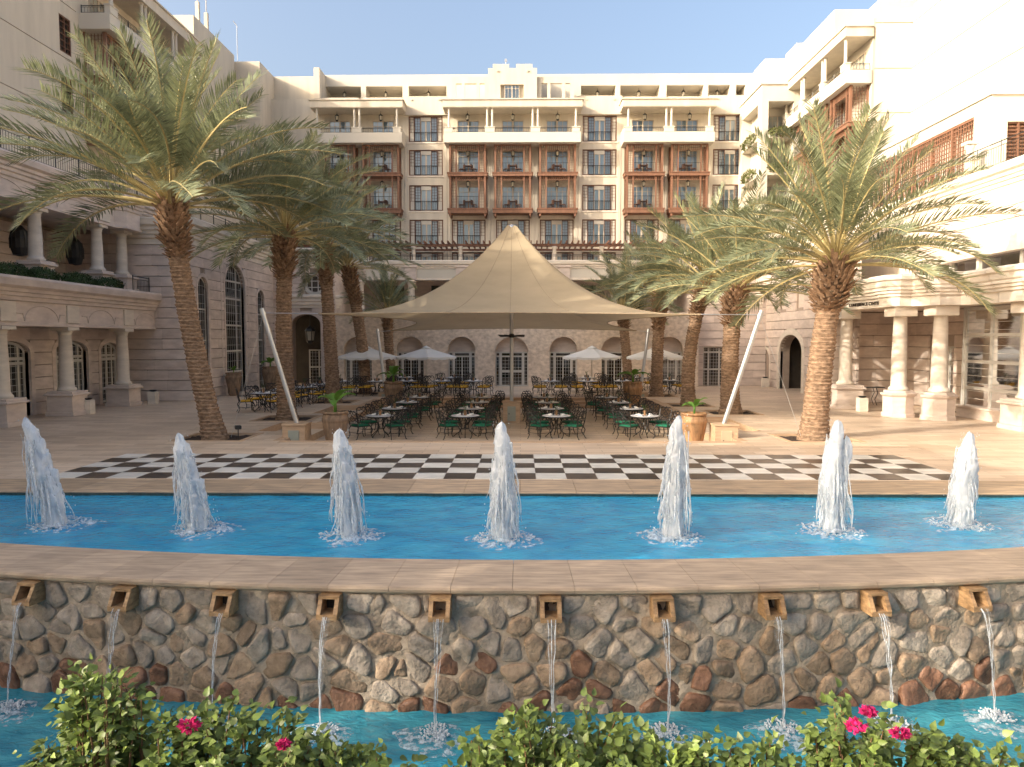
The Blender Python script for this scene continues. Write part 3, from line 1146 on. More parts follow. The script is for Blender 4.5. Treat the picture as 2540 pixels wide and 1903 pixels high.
bmz['rail'] = mb.mesh("railing", M['iron'])
mb = MB()
frame_rect(mb, -.95, .95, 0, 2.12, -.03, .05, .07)
mb.box(-.06, .06, -.03, .05, .07, 2.05)
mb.box(-.5, -.46, -.02, .04, .07, 2.05)
mb.box(.46, .5, -.02, .04, .07, 2.05)
mb.box(-.88, .88, -.018, .038, 1.62, 1.66)
bmz['doorframe'] = mb.mesh("door_frame", M['frame'])
mb = MB()
mb.quad((-.88, .02, .07), (.88, .02, .07), (.88, .02, 2.05), (-.88, .02, 2.05))
bmz['doorpane'] = mb.mesh("pane", M['glass'])
mb = MB()
mb.quad((-.9, .12, .0), (.9, .12, .0), (.9, .12, 2.1), (-.9, .12, 2.1))
bmz['doorcurtain'] = mb.mesh("curtain", M['curtain'])
mb = MB()
pts_ = [(-.9, 2.12)] + [(.9 * math.cos(PI - PI * k / 8) , 2.12 + .28 * math.sin(PI * k / 8)) for k in range(1, 8)] + [(.9, 2.12)]
mb.tube([(a, -.02, b) for a, b in pts_], .03, 4)
bmz['archtrim'] = mb.mesh("arch_trim", M['stucco_pale'])
def french_door(parent, x, y, z, rot=0, s_=1.0):
    d = put("door", bmz['doorframe'], parent, (x, y, z), rot, (s_, 1, s_) if s_ != 1 else None)
    put("pane", bmz['doorpane'], d, (x, y, z))
    put("curtain", bmz['doorcurtain'], d, (x, y, z))
    return d
def bay(parent, x, y, z, rot=0, sz=1.0):
    b = put("lattice_bay", bmz['posts'], parent, (x, y, z), rot, (1, 1, sz) if sz != 1 else None)
    for nm, k in (("fascia", 'floor'), ("lattice_screen", ('lattice', -1)), ("lattice_screen", ('lattice', 1)), ("side_screen", ('sidelattice', -1)), ("side_screen", ('sidelattice', 1)), ("slatted_frieze", 'slats'), ("railing", 'rail'), ("arch_trim", 'archtrim')):
        put(nm, bmz[k], b, (x, y, z))
    french_door(parent, x, y, z, rot)
    return b
# lantern prototype mesh: six-sided body with cap and chain
lt = {}
mb = MB()
mb.lathe([(.03, -.62), (.10, -.58), (.13, -.5)], 0, 0, 6)
mb.lathe([(.19, -.16), (.15, -.08), (.05, .0), (.03, .06)], 0, 0, 6)
for k in range(6):
    a = 2 * PI * k / 6
    mb.tube([(.125 * math.cos(a), .125 * math.sin(a), -.5), (.165 * math.cos(a), .165 * math.sin(a), -.16)], .012, 4)
mb.tube([(0, 0, .05), (0, 0, .45)], .012, 4)
lt['body'] = mb.mesh("lantern_cage", M['iron'])
mb = MB()
mb.lathe([(.11, -.49), (.15, -.17)], 0, 0, 6)
lt['glass'] = mb.mesh("lantern_glass", M['glow'])
def lantern(label, x, y, z, group):
    o = put("hanging_lantern", lt['body'], None, (x, y, z))
    tag(o, label, "lantern", group)
    put("lamp_glass", lt['glass'], o, (x, y, z))
    return o
# balcony furniture seen behind the bays
bf = {}
mb = MB()
mb.box(-.36, .36, -.3, .3, .68, .72)
mb.box(-.03, .03, -.03, .03, 0, .679)
bf['table'] = mb.mesh("balcony_table", M['darkwood'])
mb = MB()
mb.box(-.24, .24, -.22, .22, .40, .44)
mb.box(-.24, .24, .19, .23, .441, .86)
for a in (-.21, .21):
    for b in (-.19, .19):
        mb.box(a - .02, a + .02, b - .02, b + .02, 0, .399)
bf['chair'] = mb.mesh("balcony_chair", M['darkwood'])

def rail_run(parent, p, q, h, step=.14, name="railing", posts=1.6, m='iron'):
    """upright bar railing from p to q in world coordinates"""
    p, q = Vector(p), Vector(q)
    d = q - p
    L_ = d.length
    mb = MB()
    mb.tube([p + Vector((0, 0, h)), q + Vector((0, 0, h))], .022, 4)
    mb.tube([p + Vector((0, 0, h * .82)), q + Vector((0, 0, h * .82))], .014, 4)
    mb.tube([p + Vector((0, 0, .06)), q + Vector((0, 0, .06))], .016, 4)
    n = int(L_ / step)
    for k in range(n + 1):
        c = p + d * (k / max(1, n))
        mb.tube([c + Vector((0, 0, .06)), c + Vector((0, 0, h * .82))], .009, 3, cap=False)
    n = max(1, int(L_ / posts))
    for k in range(n + 1):
        c = p + d * (k / n)
        mb.tube([c, c + Vector((0, 0, h + .05))], .028, 4)
    return world_part(name, mb, m, parent)

# ------------------------------------------------------------------ main hotel front
YH = 66.0
BX0 = -0.68
XB = dict(zip(range(-4, 6), (-15.97, -12.15, -8.38, -4.61, -.68, 3.21, 6.96, 10.75, 14.62, 18.44)))
GROUPS = [(-4, -3), (-1, 0, 1), (3, 4)]
WCOLS = [-2, 2, 5]
LV = {2: 11.6, 3: 14.62, 4: 17.7, 5: 20.62}
L5D = 20.36
hotel = thing("hotel_building", "long cream hotel block across the back with wooden bays and balconies", "hotel building", (-0.7, 66, 0))
ops = []
for k in list(range(-4, 6)):
    for L in (2, 3, 4, 5):
        if k in WCOLS or L == 2:
            ops.append((XB[k] - WW / 2, XB[k] + WW / 2, LV[L], LV[L] + WH, 0))
        elif L == 5:
            ops.append((XB[k] - .95, XB[k] + .95, L5D, L5D + 2.1, 0))
        else:
            ops.append((XB[k] - .95, XB[k] + .95, LV[L], LV[L] + 2.1, 0))
    ops.append((XB[k] - 1.5, XB[k] + 1.5, 9.05, 11.0, 0))
mb = MB()
mb.wall(fY(YH), -24, 24, 5.0, 24.35, ops, .4)
mb.quad((-24, YH + .4, 5), (24, YH + .4, 5), (24, YH + .4, 24.3), (-24, YH + .4, 24.3))
mb.box(-24, 24, YH + .6, YH + 14, 5, 24.25)
world_part("front_wall", mb, 'stucco', hotel)
# flat piers between the window columns with a thin drain groove
mb = MB()
for k in range(-4, 6):
    x = (XB[k] + XB.get(k + 1, XB[k] + 3.8)) / 2
    mb.box(x - .28, x - .02, YH - .10, YH - .001, 9.0, 20.2)
    mb.box(x + .02, x + .28, YH - .10, YH - .001, 9.0, 20.2)
world_part("wall_piers", mb, 'stucco', hotel)
for k in range(-4, 6):
    for L in (2, 3, 4, 5):
        if k in WCOLS or L == 2:
            window(hotel, XB[k], YH + .10, LV[L])
        elif L in (3, 4):
            bay(hotel, XB[k], YH, LV[L], 0, .78 if L == 4 else 1.0)
        else:
            french_door(hotel, XB[k], YH + .1, L5D, 0, 1.0)
    window(hotel, XB[k], YH + .10, 9.0, 0, (1, 1, .86))
BAYN = {-4: "first", -3: "second", -1: "third", 0: "fourth", 1: "fifth", 3: "sixth", 4: "seventh"}
for k in range(-4, 6):
    if k in WCOLS:
        continue
    for L in (3, 4):
        bn = "%s wooden bay from the left, %s row" % (BAYN[k], "lower" if L == 3 else "upper")
        for j, dx in enumerate((-.55, .5)):
            tag(put("balcony_chair", bf['chair'], None, (XB[k] + dx, YH - .55, LV[L]), (1.2 if j else -1.2)), "%s dark chair in the %s" % (("left", "right")[j], bn), "chair", "chairs in the lattice bays")
        tag(put("balcony_table", bf['table'], None, (XB[k], YH - .5, LV[L])), "small dark table in the %s" % bn, "table", "tables in the lattice bays")
        lantern("black lantern hanging in the %s" % bn, XB[k], YH - .7, LV[L] + (2.05 if L == 4 else 2.5), "lanterns in the lattice bays")
    lantern("black lantern hanging in the %s roofed top balcony from the left" % BAYN[k], XB[k], YH - 1.0, 22.75, "lanterns under the top balcony roofs")
# top balconies
for g in GROUPS:
    xa, xb = XB[g[0]] - 1.95, XB[g[-1]] + 1.95
    yf = YH - 1.9
    bal = MB()
    bal.box(xa, xb, yf, YH, 20.1, 20.35)
    bal.box(xa, xb, yf, yf + .22, 20.351, 20.95)
    bal.box(xa, xa + .22, yf + .221, YH, 20.351, 21.3)
    bal.box(xb - .22, xb, yf + .221, YH, 20.351, 21.3)
    posts = [xa + .42] + [(XB[k] + XB[k + 1]) / 2 for k in g[:-1]] + [xb - .42]
    for i, px in enumerate(posts):
        wd = .42 if 0 < i < len(posts) - 1 else .32
        bal.box(px - wd, px + wd, yf - .02, yf + .3, 20.951, 21.32)
        bal.box(px - wd - .05, px + wd + .05, yf - .06, yf + .34, 21.321, 21.40)
    b_ = world_part("top_balcony", bal, 'stucco_pale', hotel)
    for i, px in enumerate(posts):
        for dx in ((-.22, .22) if 0 < i < len(posts) - 1 else (0,)):
            cols_ = MB()
            cols_.lathe([(.13, 21.4), (.13, 21.48), (.10, 21.5), (.085, 22.95), (.13, 22.99), (.13, 23.05)], px + dx, yf + .14, 10)
            world_part("slender_column", cols_, 'stucco_pale', b_)
    for k in g:
        rail_run(b_, (XB[k] - 1.5, yf + .11, 20.95), (XB[k] + 1.5, yf + .11, 20.95), .40, .15, posts=3)
    rf = MB()
    rf.box(xa - .12, xb + .12, yf - .14, YH, 23.05, 23.62)
    rf.box(xa - .22, xb + .22, yf - .24, YH, 23.621, 23.72)
    rf.box(xa - .1, xb + .1, yf - .1, YH, 23.0, 23.05)
    world_part("balcony_roof", rf, 'stucco', b_)
# roof-line: parapet, set-back top storey with open bays, middle gable
mb = MB()
for k in WCOLS:
    mb.box(XB[k] - 1.95, XB[k] + 1.95, YH - .25, YH + .3, 22.9, 24.5)
    for dx in (-1.2, 1.2):
        mb.box(XB[k] + dx - .07, XB[k] + dx + .07, YH - .32, YH - .251, 24.12, 24.26)
for g in GROUPS:
    for k in g:
        if g[0] != -1:
            mb.box(XB[k] - 1.7, XB[k] + 1.7, YH - .1, YH + .3, 23.7, 24.45)
            for dx in (-1.0, 1.0):
                mb.box(XB[k] + dx - .06, XB[k] + dx + .06, YH - .17, YH - .101, 24.15, 24.28)
mb.box(-24, 24, YH + .05, YH + .3, 24.25, 24.4)
world_part("parapet", mb, 'stucco', hotel)
ops = [(a, b, 24.0, 25.99, 0) for a, b in ((-17.7, -14.4), (-13.95, -10.65), (-10.1, -6.68), (5.42, 8.54), (8.95, 12.48), (13.1, 16.41), (16.83, 18.77), (19.31, 20.14))]
mb = MB()
mb.wall(fY(67.6), -17.9, 24, 24.0, 27.0, ops, 2.2)
mb.box(-17.9, 24, 69.8, 76, 24.0, 26.95)
mb.box(-17.9, 24, 67.601, 69.8, 26.8, 27.0)
world_part("set_back_storey", mb, 'stucco_pale', hotel)
for (a, b, *_), nm in zip(ops[:7], ("first", "second", "third", "fourth", "fifth", "sixth", "seventh")):
    lantern("black lantern in the %s open roof storey bay from the left" % nm, (a + b) / 2, 68.3, 25.75, "lanterns in the open top storey bays")
mb = MB()
mb.box(-24, -18.0, 66.8, 76, 24.0, 26.6)
mb.box(-18.1, -17.6, 65.6, 68, 24.3, 26.95)
world_part("end_block", mb, 'stucco', hotel)
mb = MB()
mb.wall(fY(64.9), -2.8, 1.41, 23.73, 26.0, [(-1.75, .26, 23.75, 25.2, 0)], .35)
mb.box(-2.8, 1.41, 65.26, 67.5, 23.73, 26.0)
mb.box(-2.8, 1.41, 64.905, 67.5, 26.001, 26.58)
mb.box(-2.4, -1.0, 64.905, 67.0, 26.581, 26.92)
mb.box(-.4, 1.0, 64.905, 67.0, 26.581, 26.92)
for x in (-2.0, .6):
    mb.box(x - .07, x + .07, 64.8, 64.904, 26.25, 26.4)
g_ = world_part("stepped_gable", mb, 'stucco', hotel)
french_door(hotel, -.75, 65.05, 23.78, 0, .68)
for (xa, xb) in ((-6.0, -2.81), (1.42, 4.63)):
    mb = MB()
    w_ = xb - xa
    mb.wall(fY(65.2), xa, xb, 23.73, 25.88, [(xa + w_ * .12, xa + w_ * .28, 24.1, 25.4, 0), (xa + w_ * .36, xa + w_ * .68, 24.1, 25.4, 0), (xa + w_ * .76, xa + w_ * .90, 24.1, 25.4, 0)], .3)
    mb.box(xa, xb, 65.2, 65.5, 25.881, 25.93)
    world_part("pierced_screen", mb, 'stucco', hotel)
an = thing("rooftop_antenna", "small white antenna standing on the middle gable", "antenna", (-1.3, 66, 26.92))
m_ = MB()
m_.tube([(-1.3, 66, 26.6), (-1.3, 66, 27.75)], .03, 4)
m_.box(-1.40, -1.2, 65.95, 66.05, 27.5, 27.75)
world_part("mast", m_, 'steel', an)

# ------------------------------------------------------------------ pergola terrace in front of the hotel front
perg = thing("pergola_terrace", "dark timber pergola on stone posts along the terrace below the hotel windows", "pergola", (-0.7, 62.5, 9.0))
mb = MB()
mb.box(-22, 22, 54.6, 66, 8.7, 9.0)
world_part("terrace_slab", mb, 'lime_pale', perg)
pc = MB().lathe([(.26, 0), (.26, .1), (.19, .13), (.16, 1.85), (.23, 1.90), (.23, 2.0)], 0, 0, 12).mesh("stone_post", M['lime_pale'], True)
px_ = [-20.8 + 3.94 * k for k in range(11)]
for x in px_:
    put("stone_post", pc, perg, (x + 1.35 * 0, 62.2, 9.0))
mb = MB()
mb.box(-22, 22, 62.1, 62.3, 11.0, 11.22)
mb.box(-22, 22, 65.4, 65.5, 11.02, 11.2)
world_part("beam", mb, 'darkwood', perg)
raf = MB().box(-.05, .05, -.75, 3.9, 0, .17).mesh("rafter", M['darkwood'])
for x in px_[:-1]:
    for j in range(7):
        put("rafter", raf, perg, (x + .5 + j * (3.94 - 1.0) / 6, 62.0, 11.221))
# ------------------------------------------------------------------ loggia storey with columns, stone entablature and terrace railing
log = thing("loggia_storey", "stone entablature on columns forming the shaded loggia over the arcade", "loggia", (-0.4, 54, 5.0))
CORN = [(0, 7.55), (.10, 7.56), (.10, 7.68), (.06, 7.70), (.06, 8.35), (.14, 8.38), (.14, 8.50), (.22, 8.53), (.22, 8.64), (.34, 8.70), (.36, 8.92), (.30, 8.97), (-.5, 8.98), (-.5, 7.55)]
mb = MB()
mb.sweep(CORN, [(-13.2, 53.9), (12.2, 53.9)])
world_part("entablature", mb, 'lime_pale', log)
mb = MB()
mb.box(-13.2, 12.2, 53.82, 53.9, 7.72, 8.34)
world_part("frieze_panel", mb, 'stucco_pale', log)
pil = MB().cbox(-.42, .42, -.22, .1, 7.56, 8.62, .03).mesh("pilaster_block", M['lime'])
pcap = MB().cbox(-.5, .5, -.30, .1, 8.45, 8.62, .02).mesh("pilaster_cap", M['lime'])
col_l = MB().lathe([(.34, 5.07), (.34, 5.2), (.27, 5.25), (.235, 7.2), (.30, 7.25), (.33, 7.4), (.36, 7.4), (.36, 7.54)], 0, 0, 18).mesh("column", M['lime_pale'], True)
for k in range(-3, 4):
    x = -.55 + 3.72 * k
    put("pilaster_block", pil, log, (x, 53.9, 0))
    put("pilaster_cap", pcap, log, (x, 53.9, 0))
    put("column", col_l, log, (x, 54.0, 0))
mb = MB()
mb.box(-14, 13, 57.5, 57.9, 5, 8.7)
mb.box(-14, 13, 54.2, 57.5, 8.2, 8.5)
world_part("back_wall", mb, 'lime', log)
mb = MB()
for k in range(-3, 3):
    x = -.55 + 3.72 * (k + .5)
    mb.box(x - .8, x + .8, 57.4, 57.499, 5.05, 7.4)
world_part("dark_window", mb, 'glass_dark', log)
rail_run(log, (-13, 54.9, 8.98), (12, 54.9, 8.98), .5, .2)

# ------------------------------------------------------------------ rubble arcade with seven arches
YA = 50.5
arc_t = thing("rubble_arcade", "rough rubble stone arcade with seven round arches behind the white parasols", "arcade", (-0.6, YA, 0))
AX = [-11.2, -7.6, -4.05, -.6, 2.95, 6.5, 10.2]
AWD = [1.9, 1.9, 1.9, 2.3, 1.9, 1.9, 1.9]
ops = [(x - w_ / 2, x + w_ / 2, 0, 3.42, w_ / 2) for x, w_ in zip(AX, AWD)]
mb = MB()
mb.wall(fY(YA), -13.0, 12.2, 0, 5.07, ops, .8)
mb.box(-13.0, 12.2, YA + .001, YA + 4.0, 5.0, 5.072)
mb.box(-13.0, 12.2, YA - .07, YA - .001, 4.95, 5.07)
world_part("rubble_wall", mb, 'rubble', arc_t)
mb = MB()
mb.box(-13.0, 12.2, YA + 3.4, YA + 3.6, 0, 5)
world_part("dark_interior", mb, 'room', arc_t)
for i, (x, w_) in enumerate(zip(AX, AWD)):
    # rough voussoirs round the arch
    nv = 15
    for k in range(nv):
        a0, a1 = PI * k / nv + .012, PI * (k + 1) / nv - .012
        r0_, r1_ = w_ / 2 + .004, w_ / 2 + .30
        m_ = MB()
        zc = 3.42 - w_ / 2
        for yy in (YA - .035, YA + .05):
            for (r, a) in ((r0_, a0), (r1_, a0), (r1_, a1), (r0_, a1)):
                m_.v.append((x - r * math.cos(a), yy, zc + r * math.sin(a)))
        m_.f = [(0, 1, 2, 3), (7, 6, 5, 4), (0, 4, 5, 1), (1, 5, 6, 2), (2, 6, 7, 3), (3, 7, 4, 0)]
        world_part("voussoir", m_, 'rubble', arc_t)
    yy = YA + .50
    hw = w_ / 2
    m_ = MB()
    m_.wall(fY(yy + .22), x - hw, x + hw, 2.38, 3.45, [], .1)
    world_part("lunette_panel", m_, 'lime', arc_t)
    m_ = MB()
    frame_rect(m_, x - hw, x + hw, 0, 2.38, yy - .06, yy + .06, .09)
    m_.box(x - hw + .28, x - hw + .46, yy - .058, yy + .058, .09, 2.29)
    m_.box(x + hw - .46, x + hw - .28, yy - .058, yy + .058, .09, 2.29)
    m_.box(x - hw + .09, x + hw - .09, yy - .056, yy + .056, 2.02, 2.12)
    if i == 3:
        m_.box(x - .07, x + .07, yy - .055, yy + .055, .09, 2.02)
        m_.box(x - hw + .46, x + hw - .46, yy - .054, yy + .054, .95, 1.12)
    else:
        m_.box(x - .04, x + .04, yy - .055, yy + .055, .09, 2.02)
    fr_ = world_part("door" if i == 3 else "window", m_, 'white_frame', arc_t)
    m_ = MB()
    m_.quad((x - hw, yy, 0.05), (x + hw, yy, 0.05), (x + hw, yy, 2.36), (x - hw, yy, 2.36))
    world_part("pane", m_, 'glass_dark', fr_)
    m_ = MB()
    for q in range(1, 9):
        z = .1 + q * .24
        m_.box(x - hw + .09, x + hw - .09, yy - .02, yy - .005, z - .008, z + .008)
    for q in range(1, 10):
        xx = x - hw + q * w_ / 10
        m_.box(xx - .008, xx + .008, yy - .024, yy - .001, .09, 2.02)
    world_part("glazing_bars", m_, 'white_frame', fr_)["kind"] = "stuff"
for x in (-4.05, 2.95):
    o = part("wall_light", MB().lathe([(.03, 0), (.15, .02), (.12, .14), (.02, .2)], 0, 0, 12), 'iron', None, True, loc=(x, YA - .18, 4.42))
    tag(o, "small dark dome light on the rubble wall above an arch, %s of the doorway" % ("left" if x < 0 else "right"), "wall light")

# ------------------------------------------------------------------ tall limestone walls with arched windows, and the corner pavilions
def arch_trim(mb, mp, ua, ub, va, vb, rise, w_=.2, out=.06):
    """projecting flat surround round an arched opening"""
    N = 18
    uc, hw, sp = (ua + ub) / 2, (ub - ua) / 2, vb - rise
    ins = [(ua, va)] + [(uc - hw * math.cos(PI * k / N), sp + rise * math.sin(PI * k / N)) for k in range(N + 1)] + [(ub, va)]
    ous = [(ua - w_, va)] + [(uc - (hw + w_) * math.cos(PI * k / N), sp + (rise + w_) * math.sin(PI * k / N)) for k in range(N + 1)] + [(ub + w_, va)]
    for k in range(len(ins) - 1):
        a, b, c, d = ins[k], ins[k + 1], ous[k + 1], ous[k]
        mb.quad(mp(*a, -out), mp(*b, -out), mp(*c, -out), mp(*d, -out))
        mb.quad(mp(*d, -out), mp(*c, -out), mp(*c, .02), mp(*d, .02))
        mb.quad(mp(*a, -out), mp(*b, -out), mp(*b, .2), mp(*a, .2))

def glazing(parent, mp, ua, ub, va, vb, rise, d, rows_, cols_, frame=.10, bars=.018, mglass='glass_dark', mframe='white_frame', fine=(0, 0)):
    uc, hw, sp = (ua + ub) / 2, (ub - ua) / 2, vb - rise
    def topv(u):
        if rise <= 0:
            return vb
        k = min(1, abs(u - uc) / hw)
        return sp + rise * math.sqrt(max(0, 1 - k * k))
    mb = MB()
    mbox(mb, mp, ua, ua + frame, va, sp, d - .04, d + .04)
    mbox(mb, mp, ub - frame, ub, va, sp, d - .04, d + .04)
    for v in rows_:
        mbox(mb, mp, ua + frame, ub - frame, v - frame / 2, v + frame / 2, d - .038, d + .038)
    for u in cols_:
        mbox(mb, mp, u - frame / 2, u + frame / 2, va, topv(u), d - .036, d + .036)
    if rise > 0:
        N = 16
        for k in range(N):
            a0, a1 = PI * k / N, PI * (k + 1) / N
            q = [(uc - hw * math.cos(a0), sp + rise * math.sin(a0)), (uc - hw * math.cos(a1), sp + rise * math.sin(a1)),
                 (uc - (hw - frame) * math.cos(a1), sp + (rise - frame) * math.sin(a1)), (uc - (hw - frame) * math.cos(a0), sp + (rise - frame) * math.sin(a0))]
            mb.quad(*[mp(u, v, d - .04) for u, v in q])
    else:
        mbox(mb, mp, ua + frame, ub - frame, vb - frame, vb, d - .039, d + .039)
    f = world_part("window", mb, mframe, parent)
    mb = MB()
    N = 16
    pts = [(ua, va), (ub, va)] + ([(uc + hw * math.cos(PI * k / N), sp + rise * math.sin(PI * k / N)) for k in range(N + 1)] if rise > 0 else [(ub, vb), (ua, vb)])
    mb.poly([mp(u, v, d) for u, v in pts])
    world_part("pane", mb, mglass, f)
    nu, nv = fine
    if nu or nv:
        mb = MB()
        for k in range(1, nu):
            u = ua + (ub - ua) * k / nu
            mbox(mb, mp, u - bars / 2, u + bars / 2, va, topv(u) - .02, d - .02, d - .005)
        for k in range(1, nv):
            v = va + (vb - va) * k / nv
            h_ = hw if v < sp else hw * math.sqrt(max(0, 1 - ((v - sp) / max(.01, rise)) ** 2))
            mbox(mb, mp, uc - h_ + .02, uc + h_ - .02, v - bars / 2, v + bars / 2, d - .022, d - .003)
        world_part("glazing_bars", mb, mframe, f)["kind"] = "stuff"
    return f

def sheet(parent, mp, u0, u1, v0, v1, ops, depth, m_, name):
    mb = MB()
    mb.wall(mp, u0, u1, v0, v1, ops, depth)
    return world_part(name, mb, m_, parent)

PCORN = [(0, 8.2), (.06, 8.22), (.06, 8.5), (.16, 8.55), (.16, 8.7), (.24, 8.75), (.24, 8.9), (.34, 8.95), (.34, 9.1), (.48, 9.2), (.5, 9.5), (.42, 9.56), (-.5, 9.58), (-.5, 8.2)]
MIDC = [(0, 5.42), (.08, 5.45), (.08, 5.62), (.16, 5.66), (.16, 5.85), (.22, 5.9), (.22, 6.1), (.30, 6.16), (.30, 6.3), (.24, 6.36), (-.2, 6.37), (-.2, 5.42)]

# left
tl_ = thing("tall_stone_wall", "tall pink limestone wall with three arched windows left of the palms", "building", (-17.3, 45, 0))
XL = -17.3
mpL = fXp(XL)
LW = [(39.35, 40.65, 0.0, 6.65, .65), (43.0, 46.1, 0.0, 7.75, 1.3), (48.25, 49.55, 0.0, 6.5, .65)]
ops = [o for o in LW]
sheet(tl_, fXp(XL - .05), 38.6, 51.4, 0, 8.25, ops, .5, 'joint', "joint_backing")
blocks(tl_, mpL, 38.6, 51.4, 0, 8.2, ops, .55, 1.5, .12, 21)
mb = MB()
for o in LW:
    arch_trim(mb, mpL, *o)
arch_trim(mb, mpL, 42.5, 46.6, 0, 8.35, 1.6, .14, .05)
world_part("arch_surround", mb, 'lime', tl_)
glazing(tl_, mpL, *LW[0], .16, (1.6, 3.2, 4.9), (), .09, fine=(4, 14))
glazing(tl_, mpL, *LW[1], .24, (1.3, 2.55, 4.1, 5.7, 6.75), (45.25,), .11, fine=(10, 16))
glazing(tl_, mpL, *LW[2], .16, (1.6, 3.2, 4.9), (), .09, fine=(4, 14))
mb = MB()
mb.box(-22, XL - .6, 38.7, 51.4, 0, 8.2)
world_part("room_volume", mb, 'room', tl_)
mb = MB()
mb.sweep(PCORN, [(XL, 51.4), (XL, 38.6), (-21, 38.6)][::-1])
world_part("cornice", mb, 'lime_pale', tl_)
rail_run(tl_, (XL - .3, 39, 9.58), (XL - .3, 51, 9.58), .8)
# end wall facing the camera between the loggia and the tall wall
mpE = fY(38.6)
sheet(tl_, fY(38.65), -21, XL, 0, 8.25, [], .1, 'joint', "joint_backing")
blocks(tl_, mpE, -21, XL, 0, 8.2, [], .55, 1.5, .12, 22)
# left pavilion
pl = thing("corner_pavilion", "limestone corner pavilion with round window over a dark entrance on the left", "building", (-15.2, 51.5, 0))
YP = 51.5
mpP = fY(YP)
opd = [(-16.05, -14.0, 0, 5.0, .7)]
rwl = (-15.0, -13.8, 6.5, 7.7, 0)
sheet(pl, fY(YP + .05), XL, -13.0, 0, 8.25, opd + [rwl], .9, 'joint', "joint_backing")
blocks(pl, mpP, XL, -13.0, 0, 8.2, opd + [(-15.05, -13.75, 6.45, 7.75, .65)], .55, 1.3, .12, 23)
mb = MB()
for xx in (-16.06, -13.99):
    pass
arch_trim(mb, mpP, *opd[0], .22, .06)
world_part("arch_surround", mb, 'lime', pl)
def round_window(parent, cx, cz, y, r):
    m_ = MB()
    N = 28
    for k in range(N):
        a0, a1 = 2 * PI * k / N, 2 * PI * (k + 1) / N
        for (ra, rb, y0, y1) in ((r, r + .16, y - .06, y - .06), (r, r, y - .06, y + .3), (r + .16, r + .16, y - .06, y + .02), (r - .08, r, y + .18, y + .18)):
            m_.quad((cx + ra * math.cos(a0), y0, cz + ra * math.sin(a0)), (cx + ra * math.cos(a1), y0, cz + ra * math.sin(a1)), (cx + rb * math.cos(a1), y1, cz + rb * math.sin(a1)), (cx + rb * math.cos(a0), y1, cz + rb * math.sin(a0)))
    for d in (-.22, .22):
        h = math.sqrt(r * r - d * d)
        m_.box(cx + d - .03, cx + d + .03, y + .15, y + .2, cz - h, cz + h)
        m_.box(cx - h, cx + h, y + .152, y + .198, cz + d - .03, cz + d + .03)
    f = world_part("round_window", m_, 'white_frame', parent)
    m_ = MB()
    m_.poly([(cx + r * math.cos(2 * PI * k / N), y + .21, cz + r * math.sin(2 * PI * k / N)) for k in range(N)])
    world_part("pane", m_, 'glass_dark', f)
round_window(pl, -14.4, 7.1, YP, .62)
mb = MB()
mb.sweep(PCORN, [(XL, YP), (-13.6, YP), (-13.0, YP + .6), (-13.0, 54)])
world_part("cornice", mb, 'lime_pale', pl)
mb = MB()
mb.sweep(MIDC, [(XL + .3, YP), (-13.6, YP), (-13.0, YP + .6), (-13.0, 53)])
world_part("string_course", mb, 'lime_pale', pl)
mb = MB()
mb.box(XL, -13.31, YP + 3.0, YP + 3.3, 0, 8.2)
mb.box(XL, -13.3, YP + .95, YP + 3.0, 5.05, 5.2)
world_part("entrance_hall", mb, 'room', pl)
world_part("side_wall", MB().box(-13.3, -13.0, YP + .1, 57.9, 0, 8.2), 'lime', pl)
glazing(pl, fY(YP + 2.6), -15.6, -14.1, 0, 2.5, 0, 0, (1.2,), (-14.85,), .1, fine=(6, 10))
lantern("large black lantern hanging in the left pavilion entrance", -15.0, YP + .9, 4.15, None).scale = (2.2, 2.2, 2.0)

# right tall wall and pavilion
XRT = 17.1
tr_ = thing("tall_stone_wall", "limestone wall with arched passage and blind windows at the right back", "building", (XRT, 46, 0))
mpR = fXn(XRT)
RO_ = [(44.8, 48.7, 0, 3.55, 1.1), (50.6, 52.3, 0, 2.55, .8), (47.6, 48.9, 5.2, 7.8, 0), (44.7, 46.0, 5.2, 7.8, 0)]
sheet(tr_, fXn(XRT + .05), 37.5, 53.5, 0, 9.0, RO_[:1] + RO_[2:], .6, 'joint', "joint_backing")
blocks(tr_, mpR, 37.5, 53.5, 0, 8.9, [RO_[0], RO_[1], RO_[2], RO_[3]], .55, 1.5, .12, 24)
mb = MB()
arch_trim(mb, mpR, *RO_[0], .4, .06)
arch_trim(mb, mpR, *RO_[1], .2, .05)
world_part("arch_surround", mb, 'lime_pale', tr_)
mb = MB()
for o in RO_[2:]:
    mbox(mb, mpR, o[0], o[1], o[2], o[3], .15, .2)
mbox(mb, mpR, RO_[1][0], RO_[1][1], 0, 2.6, .06, .12)
world_part("blind_panel", mb, 'lime', tr_)
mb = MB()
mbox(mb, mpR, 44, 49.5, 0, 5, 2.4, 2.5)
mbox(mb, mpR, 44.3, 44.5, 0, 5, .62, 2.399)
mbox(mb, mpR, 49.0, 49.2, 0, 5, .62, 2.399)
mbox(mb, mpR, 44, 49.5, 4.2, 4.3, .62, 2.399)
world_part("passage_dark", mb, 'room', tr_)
lantern("black lantern hanging in the arched passage on the right", XRT + 1.0, 46.3, 3.2, None).scale = (1.4, 1.4, 1.2)
mb = MB()
mb.sweep([(o, z + .7) for o, z in PCORN], [(XRT, 37.5), (XRT, 53.5)][::-1])
world_part("cornice", mb, 'lime_pale', tr_)
mb = MB()
mb.box(XRT + 2.6, 26, 37.6, 53.4, 0, 10)
world_part("room_volume", mb, 'stucco', tr_)
pr_ = thing("corner_pavilion", "limestone corner pavilion with white double door at the right back", "building", (14.6, YP, 0))
opd = [(12.75, 15.15, 0, 2.75, 0)]
